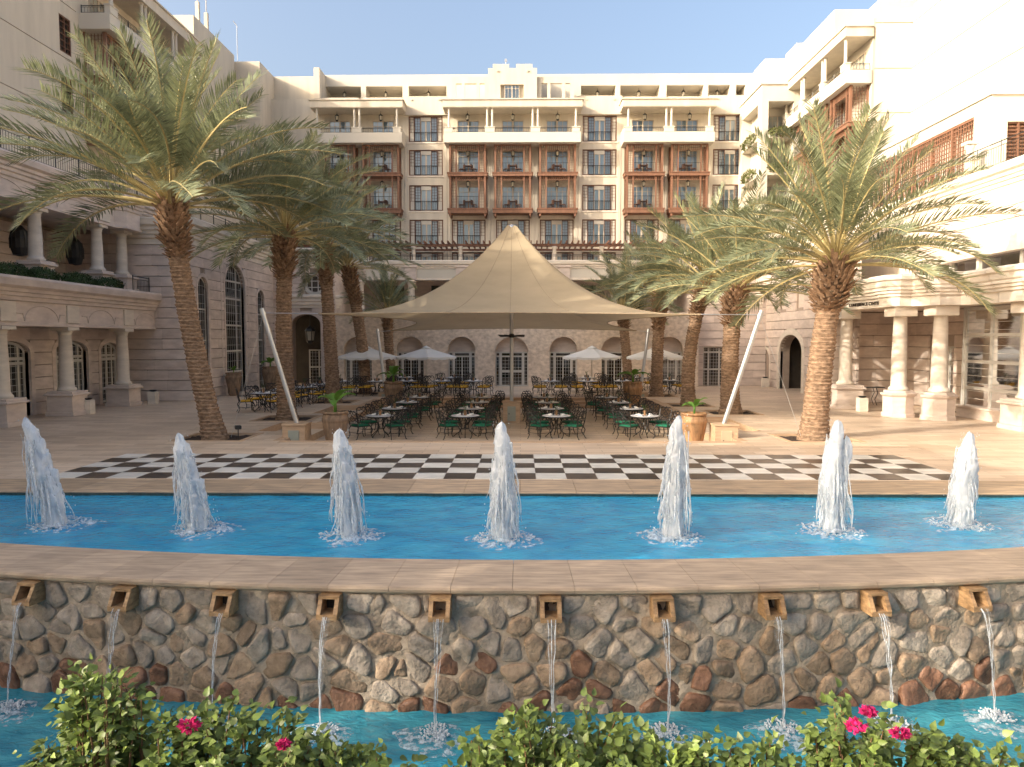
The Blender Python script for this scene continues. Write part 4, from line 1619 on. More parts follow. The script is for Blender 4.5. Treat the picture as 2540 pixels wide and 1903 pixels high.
rwr = (13.2, 14.4, 6.4, 7.6, 0)
sheet(pr_, fY(YP + .05), 12.2, XRT, 0, 8.25, opd + [rwr], .9, 'joint', "joint_backing")
blocks(pr_, mpP, 12.2, XRT, 0, 8.2, opd + [(13.15, 14.45, 6.35, 7.65, .65)], .55, 1.3, .12, 25)
round_window(pr_, 13.8, 7.0, YP, .62)
glazing(pr_, mpP, 12.75, 15.15, 0, 2.75, 0, .3, (2.35, 1.15), (13.2, 13.95, 14.7), .12, fine=(12, 12))
mb = MB()
mb.sweep(PCORN, [(12.2, 54), (12.2, YP + .6), (12.8, YP), (XRT, YP)])
world_part("cornice", mb, 'lime_pale', pr_)
mb = MB()
mb.sweep(MIDC, [(12.2, 53), (12.2, YP + .6), (12.8, YP), (XRT - .3, YP)])
world_part("string_course", mb, 'lime_pale', pr_)
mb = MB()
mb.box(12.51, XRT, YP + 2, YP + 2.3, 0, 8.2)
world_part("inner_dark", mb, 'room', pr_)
world_part("side_wall", MB().box(12.2, 12.5, YP + .1, 57.9, 0, 8.2), 'lime', pr_)

# ------------------------------------------------------------------ left podium: two storeys of columns
pod = thing("colonnaded_podium", "two storey pink limestone colonnade with arched doors along the left side", "building", (-19.6, 30, 0))
XC, XD, XU = -19.55, -21.0, -20.35
Y0P, Y1P = 7.0, 38.55
LC = [(0, 3.78), (.08, 3.79), (.08, 3.9), (.03, 3.92), (.03, 4.72), (.12, 4.76), (.12, 4.90), (.20, 4.93), (.20, 5.05), (.28, 5.08), (.28, 5.2), (.44, 5.30), (.46, 5.56), (.40, 5.66), (-1.6, 5.68), (-1.6, 3.78)]
mb = MB()
mb.sweep(LC, [(XC + .3, Y1P), (XC + .3, Y0P)][::-1])
world_part("entablature", mb, 'lime', pod)
UC = [(0, 8.75), (.08, 8.76), (.08, 8.86), (.03, 8.88), (.03, 9.6), (.10, 9.64), (.10, 9.78), (.18, 9.82), (.18, 9.94), (.26, 9.98), (.26, 10.1), (.40, 10.18), (.42, 10.42), (.36, 10.5), (-1.8, 10.52), (-1.8, 8.75)]
mb = MB()
mb.sweep(UC, [(XU + .35, Y0P), (XU + .35, 36.3), (XU + .75, 36.7), (XU + .75, 38.0), (XU + .35, 38.4), (XU + .35, 40.5)])
world_part("upper_entablature", mb, 'lime', pod)
# raised segmental panels on the friezes
mb = MB()
for (xx, ys, zb, hh_) in ((XC + .34, [(yy, 1.05) for yy in (21.5, 25.4, 29.4, 33.6, 37.6)], 3.98, .62), (XU + .39, [(yy, 1.35) for yy in (23, 28.4, 33.2)], 8.95, .55)):
    for (yc, hw) in ys:
        N = 12
        pts = [(yc - hw * math.cos(PI * k / N), zb + hh_ * math.sin(PI * k / N)) for k in range(N + 1)]
        mb.tube([(xx, a, b) for a, b in [(yc - hw - .45, zb + .3), (yc - hw - .1, zb + .3)] + pts + [(yc + hw + .1, zb + .3), (yc + hw + .45, zb + .3)]], .022, 4)
world_part("frieze_moulding", mb, 'lime', pod)
mb = MB()
for yy in (23.4, 27.4, 31.4, 35.9):
    mb.cbox(XC + .32, XC + .40, yy - .42, yy + .42, 3.95, 4.7, .015)
for yy in (30.9, 35.4, 37.5):
    mb.cbox(XU + .37, XU + .45, yy - .45, yy + .45, 8.9, 9.55, .015)
world_part("frieze_block", mb, 'lime_pale', pod)["kind"] = "stuff"
def column(parent, x, y, z0, zped, ztop, r, hw=.55, oct_=False):
    m_ = MB()
    m_.lathe([(r * 1.32, zped), (r * 1.34, zped + .08), (r * 1.18, zped + .14), (r * 1.05, zped + .18), (r, zped + .25), (r * .99, zped + (ztop - zped) * .4), (r * .84, ztop - .34), (r * .92, ztop - .32), (r * .92, ztop - .28), (r * .86, ztop - .26), (r * 1.18, ztop - .14)], x, y, 28)
    c = world_part("column", m_, 'lime_pale', parent, True)
    for f in c.data.polygons:
        pass
    m_ = MB()
    m_.cbox(x - r * 1.35, x + r * 1.35, y - r * 1.35, y + r * 1.35, ztop - .14, ztop - .002, .01)
    world_part("capital", m_, 'lime_pale', c)
    m_ = MB()
    if oct_:
        m_.lathe([(hw * 1.12, z0), (hw * 1.12, z0 + .16), (hw * 1.04, z0 + .18), (hw * 1.04, zped - .26), (hw * 1.2, zped - .18), (hw * 1.24, zped - .10), (hw * 1.0, zped - .09), (hw * 1.0, zped - .002)], x, y, 8)
    else:
        m_.cbox(x - hw - .06, x + hw + .06, y - hw - .06, y + hw + .06, z0, z0 + .18, .01)
        m_.cbox(x - hw, x + hw, y - hw, y + hw, z0 + .181, zped - .2, .012)
        m_.cbox(x - hw - .09, x + hw + .09, y - hw - .09, y + hw + .09, zped - .199, zped - .10, .02)
        m_.cbox(x - hw - .02, x + hw + .02, y - hw - .02, y + hw + .02, zped - .099, zped - .001, .01)
    pd = world_part("pedestal", m_, 'lime', c)
    return c
for yy in (23.4, 27.4, 31.4, 35.9):
    column(pod, XC, yy, 0, 1.05, 3.78, .29)
for yy in (26.6, 30.9, 35.4, 37.6):
    column(pod, XU, yy, 5.68, 6.55, 8.75, .27, .48)
DY = [(24.2, 26.7), (28.9, 31.6), (33.0, 35.2), (36.5, 38.1)]
dops = [(22.2, 24.9, 0, 3.2, .5), (26.4, 29.1, 0, 3.2, .5), (29.7, 32.4, 0, 3.2, .5), (33.3, 35.9, 0, 3.2, .5)]
dops = [(20.6, 23.3, 0, 3.2, .5), (24.9, 27.6, 0, 3.2, .5), (28.7, 31.2, 0, 3.2, .5), (32.9, 35.4, 0, 3.2, .5), (36.5, 38.3, 0, 3.1, .45)]
mpD = fXp(XD)
sheet(pod, fXp(XD - .05), 16, Y1P, 0, 3.8, dops, .5, 'joint', "joint_backing")
blocks(pod, mpD, 16, Y1P, 0, 3.78, dops, .54, 1.4, .12, 26)
mb = MB()
for o in dops:
    arch_trim(mb, mpD, *o, .24, .06)
world_part("arch_surround", mb, 'lime', pod)
for o in dops:
    w_ = o[1] - o[0]
    f = glazing(pod, mpD, *o, .24, (2.25, 2.45, .75, .12), (o[0] + .42, o[0] + w_ / 2, o[1] - .42), .13, fine=(9, 12))
mb = MB()
mb.box(-26, XD - .6, 13, Y1P, 0, 3.7)
world_part("room_volume", mb, 'room', pod)
mb = MB()
mb.box(-26, XC - 1.2, Y0P, Y1P, 5.3, 5.67)
mb.box(-26, XU - 1.4, Y0P, 40.4, 10.2, 10.5)
mb.box(-26, XU + .3, Y0P, 40.4, 9.0, 9.1)
mb.box(XU - .1, XU + .3, Y0P - .5, Y0P, 0, 10.5)
mb.box(-25, XU, Y0P - .5, Y0P, 0, 10.5)
mb.box(-26.5, -26.001, Y0P, 40.4, 0, 10.5)
world_part("floor_slabs", mb, 'lime', pod)
sheet(pod, fXp(-23.95), 13, 38.6, 5.68, 8.8, [(27, 29, 6.2, 8.2, 0), (31.5, 33.5, 5.9, 8.2, 0)], .2, 'joint', "joint_backing")
blocks(pod, fXp(-23.9), 22, 38.6, 5.68, 8.76, [(27, 29, 6.2, 8.2, 0), (31.5, 33.5, 5.9, 8.2, 0)], .5, 1.6, .1, 27)
sheet(pod, fY(38.67), -24, -20.2, 5.6, 9.0, [], .1, 'joint', "joint_backing")
blocks(pod, fY(38.62), -23.9, -20.2, 5.68, 8.76, [], .5, 1.4, .1, 28)
mb = MB()
mb.box(-24.3, -24.1, 26, 34, 5.7, 8.4)
world_part("dark_room", mb, 'room', pod)
rail_run(pod, (XC + .1, 36.9, 5.68), (XC + .1, 38.5, 5.68), .75)
rail_run(pod, (XU + .5, 20, 10.52), (XU + .5, 40, 10.52), .95, .16)
# lanterns in the loggia
lm = {}
mb = MB()
mb.lathe([(.05, -1.55), (.27, -1.5), (.36, -1.2), (.37, -.8), (.30, -.45), (.14, -.25), (.05, -.18), (.03, 0)], 0, 0, 14)
lm['b'] = mb.mesh("loggia_lantern", M['iron'])
mb = MB()
for k in range(14):
    a = 2 * PI * k / 14
    mb.tube([(.38 * math.cos(a), .38 * math.sin(a), -1.22), (.39 * math.cos(a), .39 * math.sin(a), -.8), (.31 * math.cos(a), .31 * math.sin(a), -.45)], .014, 4)
mb.tube([(0, 0, -.1), (0, 0, .55)], .02, 5)
lm['c'] = mb.mesh("lantern_ribs", M['iron'])
for (yy, lb) in ((32.2, "big black bell lantern in the upper left loggia, nearer one"), (36.2, "big black bell lantern in the upper left loggia, farther one")):
    o = put("loggia_lantern", lm['b'], None, (-21.9, yy, 8.45))
    tag(o, lb, "lantern", "bell lanterns in the loggia")
    put("ribs", lm['c'], o, (-21.9, yy, 8.45))
for i, (ya, yb) in enumerate(((27.4, 29.5), (29.4, 31.2), (31.6, 34.0), (34.0, 36.3))):
    shrub_blob("clipped_hedge", "rounded clipped green hedge on the left terrace edge, %s from the frame edge" % ["first", "second", "third", "fourth"][i], (XC - .15, (ya + yb) / 2, 5.82), .42, (yb - ya) / 2, .42, 3600, 'hedge', "hedge", 60 + i, .05, "hedges on the left terrace")

# ------------------------------------------------------------------ cream hotel wings left and right
def wing_balconies(parent, side, x, y0, ncell, levels, top=True):
    """projecting bays and a roofed balcony on a wing wall at plane x; side +1 faces +X, -1 faces -X"""
    rot = side * PI / 2
    cw = 3.9
    for c in range(ncell):
        yc = y0 + cw * (c + .5)
        for L in levels:
            bay(parent, x, yc, LV[L], rot, .78 if L == 4 else 1.0)
        if top:
            french_door(parent, x + side * .02, yc, L5D, rot, 1.0)
    if not top:
        return
    y1 = y0 + cw * ncell
    o = side * 1.7
    def xb(a, b):
        return (min(x + a * side, x + b * side), max(x + a * side, x + b * side))
    mb = MB()
    mb.box(*xb(0, 1.7), y0, y1, 20.1, 20.35)
    mb.box(*xb(1.48, 1.7), y0, y1, 20.351, 20.95)
    mb.box(*xb(0, 1.479), y0, y0 + .22, 20.351, 20.95)
    mb.box(*xb(0, 1.479), y1 - .22, y1, 20.351, 21.3)
    ps = [y0 + .4] + [y0 + cw * k for k in range(1, ncell)] + [y1 - .4]
    for i, py in enumerate(ps):
        mb.box(*xb(1.42, 1.74), py - .38, py + .38, 20.951, 21.35)
        mb.box(*xb(1.38, 1.78), py - .43, py + .43, 21.351, 21.42)
    b_ = world_part("top_balcony", mb, 'stucco_pale', parent)
    for i, py in enumerate(ps):
        for dy in ((-.22, .22) if 0 < i < len(ps) - 1 else (0,)):
            mb = MB()
            mb.lathe([(.14, 21.42), (.14, 21.5), (.11, 21.52), (.095, 22.95), (.14, 22.99), (.14, 23.05)], x + side * 1.58, py + dy, 10)
            world_part("slender_column", mb, 'stucco_pale', b_)
    rail_run(b_, (x + side * 1.58, y0 + .3, 20.95), (x + side * 1.58, y1 - .3, 20.95), .42, .16)
    rail_run(b_, (x + side * .1, y0 + .12, 20.95), (x + side * 1.5, y0 + .12, 20.95), .42, .16)
    mb = MB()
    mb.box(*xb(0, 1.85), y0 - .12, y1 + .12, 23.05, 23.65)
    mb.box(*xb(0, 1.95), y0 - .22, y1 + .22, 23.651, 23.75)
    world_part("balcony_roof", mb, 'stucco', b_)

lw = thing("hotel_wing", "cream hotel wing rising above the left colonnade, mostly in shade", "hotel building", (-24, 45, 10))
def banded(parent, mp, u0, u1, bands, ops, m_, depth=.35, groove=.05):
    """wall laid in tall bands with a recessed groove between them"""
    for i in range(len(bands) - 1):
        a, b = bands[i] + groove / 2, bands[i + 1] - groove / 2
        oo = [o for o in ops if o[2] < b and o[3] > a]
        mb = MB()
        mb.wall(mp, u0, u1, a, b, [(o[0], o[1], max(a, o[2]), min(b, o[3]), 0) for o in oo], depth)
        mb.quad(mp(u0, a, 0), mp(u1, a, 0), mp(u1, a, .06), mp(u0, a, .06))
        mb.quad(mp(u0, b, 0), mp(u1, b, 0), mp(u1, b, .06), mp(u0, b, .06))
        world_part("wall_band", mb, m_, parent)
    mb = MB()
    for g in bands[1:-1]:
        mb.quad(mp(u0, g - groove, .05), mp(u1, g - groove, .05), mp(u1, g + groove, .05), mp(u0, g + groove, .05))
    world_part("wall_groove", mb, 'joint', parent)
wop = [(39.0, 40.0, 18.3, 20.2, 0), (39.0, 40.0, 15.2, 17.1, 0)]
banded(lw, fXp(-24), 21.3, 40.55, [10.4, 12.1, 15.1, 18.06, 20.9, 23.8, 25.3], wop, 'stucco')
mb = MB()
for o in wop:
    frame_m = fXp(-24)
    mbox(mb, frame_m, o[0], o[0] + .08, o[2], o[3], .02, .12)
    mbox(mb, frame_m, o[1] - .08, o[1], o[2], o[3], .02, .12)
    mbox(mb, frame_m, o[0] + .08, o[1] - .08, o[2], o[2] + .08, .022, .118)
    mbox(mb, frame_m, o[0] + .08, o[1] - .08, o[3] - .08, o[3], .022, .118)
    mbox(mb, frame_m, (o[0] + o[1]) / 2 - .03, (o[0] + o[1]) / 2 + .03, o[2] + .08, o[3] - .08, .024, .116)
    for k in range(1, 6):
        z = o[2] + (o[3] - o[2]) * k / 6
        mbox(mb, frame_m, o[0] + .08, o[1] - .08, z - .02, z + .02, .03, .10)
world_part("window_grille", mb, 'darkwood', lw)
mb = MB()
for o in wop:
    mb.quad((-24.2, o[0], o[2]), (-24.2, o[1], o[2]), (-24.2, o[1], o[3]), (-24.2, o[0], o[3]))
world_part("pane", mb, 'room', lw)
mb = MB()
mb.box(-40, -24.36, 21.3, 40.55, 5, 25.29)
mb.box(-40, -24.0, 40.551, 66, 9, 25.25)
mb.box(-40, -24.02, 55.2, 62.9, 25.251, 27.0)
mb.box(-40, -22.0, 63.2, 67.0, 9, 26.6)
world_part("wing_block", mb, 'stucco', lw)
wing_balconies(lw, 1, -24, 40.75, 3, (3, 4))
mb = MB()
for (xa, ya, h) in ((-24.55, 57.2, 28.8), (-24.4, 58.4, 28.5)):
    mb.box(xa - .13, xa + .13, ya - .13, ya + .13, 26.9, h)
    mb.tube([(xa, ya, h), (xa, ya, h + 1.0)], .03, 4)
world_part("roof_post", mb, 'stucco', lw)
an = thing("rooftop_antenna", "thin whip antenna standing on the left wing roof", "antenna", (-24.3, 63.5, 26.6))
m_ = MB()
m_.tube([(-24.0, 63.6, 26.5), (-24.0, 63.6, 29.7), (-24.3, 63.6, 30.1)], .035, 4)
world_part("mast", m_, 'steel', an)

rw = thing("hotel_wing", "bright sunlit cream hotel wing on the right with roofed balcony", "hotel building", (26, 45, 0))
banded(rw, fXn(25.5), 12, 49.4, [10.0, 12.1, 15.1, 18.06, 20.9, 23.8, 24.95], [], 'stucco_pale')
mb = MB()
mb.box(25.9, 45, 10, 49.3, 0, 24.9)
world_part("wing_block", mb, 'stucco_pale', rw)
banded(rw, fY(49.4), 23.1, 25.5, [10.0, 12.1, 15.1, 18.06, 20.9, 23.8, 24.83], [], 'stucco')
mb = MB()
mb.box(23.12, 40, 49.8, 66, 5, 24.3)
mb.box(23.1, 40, 55.9, 63.4, 24.301, 27.45)
mb.box(23.3, 40, 49.6, 55.9, 24.301, 25.3)
mb.box(23.11, 40, 63.4, 66, 24.301, 28.0)
mb.box(21.0, 23.1, 65.0, 68, 24.0, 27.3)
world_part("inner_block", mb, 'stucco_pale', rw)
wing_balconies(rw, -1, 23.1, 49.75, 3, (3, 4))
# inner corner tower with planted balconies
ct = thing("corner_tower", "cream corner tower with planted balconies where the right wing meets the front", "tower", (21, 60, 0))
XA, XB2, YT_ = 19.2, 21.8, 60.0
lv = [(5.5, 7.6), (8.2, 10.6), (11.2, 13.6), (14.1, 16.4), (16.95, 19.3), (19.75, 22.17)]
mb = MB()
mb.wall(fY(YT_), XA, XB2, 5, 23.45, [(XA + .55, XB2 - .02, a, b, 0) for a, b in lv], 1.8)
mb.wall(fXn(XA), YT_, 66, 5, 23.45, [(YT_ + .9, 65.2, a, b, 0) for a, b in lv], .8)
mb.box(XA + .8, XB2, YT_ + 1.9, 66, 5, 23.4)
mb.box(XB2, 23.1, YT_ + .02, 66, 5, 23.45)
mb.box(XA - .12, XB2 + .1, YT_ - .12, 66, 23.451, 23.64)
world_part("tower_wall", mb, 'stucco_pale', ct)
for a, b in lv[2:]:
    french_door(ct, XA + 1.9, YT_ + 1.85, a, 0, .85)
for i, (a, b) in enumerate(lv[3:]):
    nm = ["third", "second", "top"][i]
    shrub_blob("balcony_planting", "green shrubs overflowing the %s front balcony of the corner tower" % nm, (XA + 1.55, YT_ - .05, a + .02), 1.1, .35, .42, 620, 'vine', "plant", 80 + i, .11, "balcony plantings on the corner tower")
    shrub_blob("balcony_planting", "trailing plants on the %s side balcony of the corner tower" % nm, (XA - .05, YT_ + 3.0, a - .05), .35, 2.0, .5, 620, 'vine', "plant", 84 + i, .11, "balcony plantings on the corner tower")

# ------------------------------------------------------------------ right podium: lattice block, upper terrace, conference portico
rp = thing("terrace_block", "sunlit terrace storey with long wooden lattice screens above the conference portico", "building", (21.5, 40, 10))
mb = MB()
zt_ = 14.4
mb.wall(fXn(21.5), 34.5, 49.2, 10.4, zt_, [(35.8, 48.6, 11.0, 13.8, 0)], .5)
mb.wall(fY(34.5), 21.5, 28, 10.4, zt_, [(22.25, 23.3, 11.3, 13.2, 0)], .4)
mb.box(22.1, 28, 35.0, 49.2, 10.4, zt_ - .02)
mb.box(21.4, 28, 34.4, 49.3, zt_ + .001, zt_ + .12)
world_part("block_wall", mb, 'stucco_pale', rp)
mb = MB()
for k in range(8):
    y = 35.8 + 12.8 * k / 7
    mb.box(21.52, 21.66, y - .07, y + .07, 11.0, 13.8)
mb.box(21.525, 21.64, 35.8, 48.6, 13.68, 13.8)
mb.box(21.525, 21.64, 35.8, 48.6, 11.0, 11.12)
world_part("lattice_frame", mb, 'wood', rp)
for k in range(7):
    y0_, y1_ = 35.8 + 12.8 * k / 7 + .07, 35.8 + 12.8 * (k + 1) / 7 - .07
    mb = MB()
    for q in range(1, 12):
        z = 11.1 + 2.65 * q / 12
        mb.box(21.56, 21.59, y0_, y1_, z - .02, z + .02)
    for q in range(1, 8):
        y = y0_ + (y1_ - y0_) * q / 8
        mb.box(21.55, 21.60, y - .02, y + .02, 11.12, 13.68)
    world_part("lattice_screen", mb, 'wood', rp)
mb = MB()
for q in range(12):
    z = 11.33 + 1.8 * q / 11
    mb.box(22.27, 23.28, 34.56, 34.60, z, z + .06)
mb.box(22.74, 22.81, 34.52, 34.62, 11.3, 13.2)
mb.box(22.25, 23.3, 34.75, 34.8, 11.3, 13.2)
world_part("louvre_window", mb, 'darkwood', rp)
rc = thing("terrace_cornice", "pale stone cornice and stone wall carrying the upper terrace on the right", "building", (20, 33, 0))
XQ = 20.1
mb = MB()
mb.sweep(UC, [(XQ, 45), (XQ, 20)])
world_part("cornice", mb, 'lime_pale', rc)
sheet(rc, fXn(XQ + .05), 20, 45, 4.5, 8.8, [(38.0, 39.5, 5.95, 7.3, 0)], .4, 'joint', "joint_backing")
blocks(rc, fXn(XQ), 20, 45, 5.0, 8.76, [(38.0, 39.5, 5.95, 7.3, 0), (24.0, 35.2, 5.0, 7.3, 0)], .55, 1.6, .12, 31)
mb = MB()
mb.box(XQ + .35, XQ + .4, 37.7, 39.8, 5.8, 7.5)
world_part("niche_panel", mb, 'lime', rc)
mb = MB()
mb.box(XQ + .3, 28, 15, 45, 9.9, 10.5)
mb.box(XQ + 1.0, 28, 15, 45, 4.8, 9.9)
world_part("terrace_slab", mb, 'lime_pale', rc)
rail_run(rc, (XQ - .2, 20, 10.52), (XQ - .2, 44, 10.52), .95, .16)
pc2 = column(rc, XQ + .55, 34.6, 10.52, 10.8, 12.3, .20, .32)
# curved bay window above the portico roof
mb = MB()
bayc = (XQ + .6, 29.6)
pth = [(bayc[0] - 1.7 * math.sin(a) ** .8, bayc[1] + 6.0 * math.cos(a)) for a in [PI * k / 14 for k in range(15)]]
mb.sweep([(0, 6.65), (.14, 6.67), (.14, 6.8), (.05, 6.84), (.05, 7.1), (.16, 7.16), (.16, 7.26), (.26, 7.3), (.28, 7.45), (-.4, 7.47), (-.4, 6.65)], pth[::-1])
world_part("bay_cornice", mb, 'lime_pale', rc)
mb = MB()
for k in range(0, 15, 2):
    x, y = pth[k]
    mb.box(x - .09, x + .09, y - .09, y + .09, 5.4, 6.65)
bw_ = world_part("bay_window", mb, 'white_frame', rc)
mb = MB()
for k in range(14):
    a, b = pth[k], pth[k + 1]
    mb.quad((a[0] + .05, a[1], 5.4), (b[0] + .05, b[1], 5.4), (b[0] + .05, b[1], 6.65), (a[0] + .05, a[1], 6.65))
world_part("pane", mb, 'glass_dark', bw_)

cc = thing("conference_portico", "sunlit stone portico of the conference center with columns and glazed front", "portico", (16.5, 31, 0))
PCOL = [(15.45, 35.1), (15.98, 31.2), (17.05, 30.1), (18.35, 26.7), (18.9, 22.0)]
# roof edge path seen from the court: wraps round the paired columns
path = [(20.0, 40.0), (17.0, 39.6), (15.35, 37.9), (15.12, 36.0), (15.55, 32.1), (15.38, 31.75), (15.42, 30.8), (15.62, 30.6), (16.1, 30.6), (16.3, 30.35), (16.42, 29.7), (16.6, 29.45), (17.4, 29.4), (17.66, 29.1), (17.75, 27.6), (17.62, 27.3), (17.72, 26.1), (18.0, 25.9), (18.3, 24.0), (18.3, 20.0)]
QC = [(0, 4.62), (.05, 4.63), (.05, 5.02), (.14, 5.04), (.14, 5.15), (.22, 5.17), (.22, 5.28), (.30, 5.30), (.30, 5.40), (.36, 5.46), (.40, 5.66), (.50, 5.70), (.52, 5.82), (.46, 5.9), (-.8, 5.92), (-.8, 4.62)]
mb = MB()
mb.sweep(QC, path)
world_part("entablature", mb, 'lime_pale', cc)
mb = MB()
mb.poly([(x, y, 4.66) for x, y in path] + [(21, 20, 4.66), (21, 40, 4.66)])
mb.poly([(x, y, 5.9) for x, y in path] + [(21, 20, 5.9), (21, 40, 5.9)])
world_part("portico_roof", mb, 'lime', cc)
for i, (x, y) in enumerate(PCOL):
    column(cc, x, y, 0, 1.12, 4.64, .30, .60, oct_=(i in (1, 2)))
    m_ = MB()
    m_.cbox(x - .46, x + .46, y - .46, y + .46, 4.22, 4.62, .02)
    world_part("impost_block", m_, 'lime_pale', cc)
# back walls of the portico
XW = 19.7
sheet(cc, fY(38.05), 15.2, 21, 0, 4.65, [], .3, 'joint', "joint_backing")
blocks(cc, fY(38.0), 15.2, XW, 0, 4.62, [], .55, 1.5, .12, 33)
sheet(cc, fXn(XW + .05), 20, 38, 0, 4.65, [(33.6, 35.7, 0, 2.95, 0), (24.4, 31.4, .45, 4.6, 0)], .3, 'joint', "joint_backing")
blocks(cc, fXn(XW), 20, 38, 0, 4.62, [(33.6, 35.7, 0, 2.95, 0), (24.2, 31.6, 0, 4.62, 0)], .55, 1.5, .12, 34)
glazing(cc, fXn(XW), 33.6, 35.7, 0, 2.95, 0, .15, (2.2,), (34.2, 34.95), .09, fine=(0, 10))
# projecting glazed front
GX = 18.75
mb = MB()
mb.box(GX - .12, XW, 24.3, 31.5, 0, .42)
mb.box(GX - .2, XW, 24.2, 31.6, .421, .5)
world_part("window_plinth", mb, 'lime', cc)
glazing(cc, fXn(GX), 24.4, 31.4, .5, 4.6, 0, .1, (1.25, 2.35, 3.45), (26.15, 27.9, 29.65), .13, fine=(0, 13))
glazing(cc, fY(31.4), GX, XW, .5, 4.6, 0, 0, (1.25, 2.35, 3.45), (), .1)
mb = MB()
mb.box(XW + .8, XW + .9, 24, 36, 0, 4.6)
mb.box(XW - .2, XW + .8, 24, 36, -.005, .01)
world_part("dark_interior", mb, 'room', cc)
mb = MB()
for y in (25.3, 28.4, 30.8):
    mb.box(GX + .7, GX + .74, y - .3, y + .3, .5, 4.5)
world_part("indoor_curtain", mb, 'stucco', cc)
# lettering on the entablature
cu = bpy.data.curves.new("sign_text", 'FONT')
cu.body = "CONFERENCE CENTER"
cu.size = .21
cu.extrude = .012
cu.align_x = 'CENTER'
cu.space_character = 1.15
to = bpy.data.objects.new("sign_text", cu)
COL.objects.link(to)
bpy.context.view_layer.update()
tm = bpy.data.meshes.new_from_object(to.evaluated_get(bpy.context.evaluated_depsgraph_get()))
bpy.data.objects.remove(to)
tm.materials.clear()
tm.materials.append(M['letters'])
p0, p1 = Vector((15.12, 36.0, 0)), Vector((15.55, 32.1, 0))
dd = (p1 - p0).normalized()
nn_ = Vector((dd.y, -dd.x, 0))
if nn_.x > 0:
    nn_ = -nn_
ct_ = p0.lerp(p1, .72) + nn_ * .075
so = put("sign_lettering", tm, None, (ct_.x, ct_.y, 4.76), 0)
so.rotation_euler = Matrix((dd, Vector((0, 0, 1)), dd.cross(Vector((0, 0, 1))))).transposed().to_euler()
tag(so, "dark letters reading CONFERENCE CENTER on the portico entablature", "sign")
# iron console table under the portico
tb = thing("console_table", "thin black iron console table against the portico wall", "table", (16.9, 36.6, 0))
m_ = MB()
m_.box(16.3, 18.0, 36.4, 36.9, .86, .90)
world_part("table_top", m_, 'iron', tb)
for x in (16.5, 17.6):
    for s_ in (-.18, .18):
        m_ = MB()
        m_.tube([(x, 36.65 + s_, .86), (x + .08, 36.65 + s_, .6), (x - .06, 36.65 + s_, .3), (x + .05, 36.65 + s_, 0)], .018, 5)
        world_part("leg", m_, 'iron', tb)
nb_ = thing("shade_block", "plain block added outside the frame at near left to shade the pool", "building", (-21, 4, 0))
mb = MB()
mb.box(-34, -20.0, 0.9, 6.4, -2.0, 14.2)
mb.box(-34.1, -19.9, 0.8, 6.5, 14.201, 14.45)
world_part("wall", mb, 'stucco', nb_)
# unseen block beyond the left frame edge, added to throw shade into the court

# ------------------------------------------------------------------ date palms
def frond_mesh(name, L, droop, nleaf, seed, leaf=0.62, stem=0.16, curl=0.0):
    """one feather frond along +X from the origin, bending down, leaflets in a V; slot 0 leaflets, slot 1 midrib"""
    rnd = random.Random(seed)
    mb = MB()
    K = 14
    pts = []
    x = z = 0.0
    y = 0.0
    for k in range(K + 1):
        t = k / K
        pts.append(Vector((x, y, z)))
        a = -droop * (t ** 1.5)
        yaw = curl * t * t
        x += L / K * math.cos(a) * math.cos(yaw)
        y += L / K * math.cos(a) * math.sin(yaw)
        z += L / K * math.sin(a)
    def at(t):
        f = min(K - 1e-6, max(0, t * K))
        i = int(f)
        p = pts[i].lerp(pts[i + 1], f - i)
        d = (pts[i + 1] - pts[i]).normalized()
        return p, d
    mb.tube(pts, [0.042 * (1 - 0.88 * k / K) + .004 for k in range(K + 1)], 4)
    nrib = len(mb.f)
    for s_ in (-1, 1):
        for i in range(nleaf):
            t = stem + (1 - stem) * (i + rnd.uniform(-.25, .25) + .5) / nleaf
            p, d = at(min(.995, t))
            side = d.cross(Vector((0, 0, 1)))
            if side.length < .1:
                side = Vector((0, 1, 0))
            side = side.normalized() * s_
            up = Vector((0, 0, 1)) - d * d.z
            up.normalize()
            fw = 0.45 + 0.75 * t + rnd.uniform(-.12, .12)
            v = rnd.uniform(0.15, 0.75)
            dr = (d * fw + side * 1.0 + up * v).normalized()
            prof = math.sin(PI * min(1, 0.16 + 0.80 * (t - stem) / (1 - stem))) ** 0.7
            ln = leaf * (0.38 + 0.72 * prof) * rnd.uniform(.85, 1.12)
            wd = 0.0185 * rnd.uniform(.8, 1.2)
            nrm = dr.cross(d).normalized()
            wv = nrm.cross(dr).normalized() * wd
            sag = Vector((0, 0, -1)) * ln * rnd.uniform(0.02, 0.26)
            m1 = p + dr * ln * .45 + sag * .2
            tip = p + dr * ln + sag
            i0 = len(mb.v)
            for q in (p - wv * .5, p + wv * .5, m1 + wv, m1 - wv, tip):
                mb.v.append(tuple(q))
            mb.f += [(i0, i0 + 1, i0 + 2, i0 + 3), (i0 + 3, i0 + 2, i0 + 4)]
    me = mb.mesh(name, M['frond'])
    me.materials.append(M['rachis'])
    idx = [1] * nrib + [0] * (len(mb.f) - nrib)
    me.polygons.foreach_set("material_index", idx)
    return me
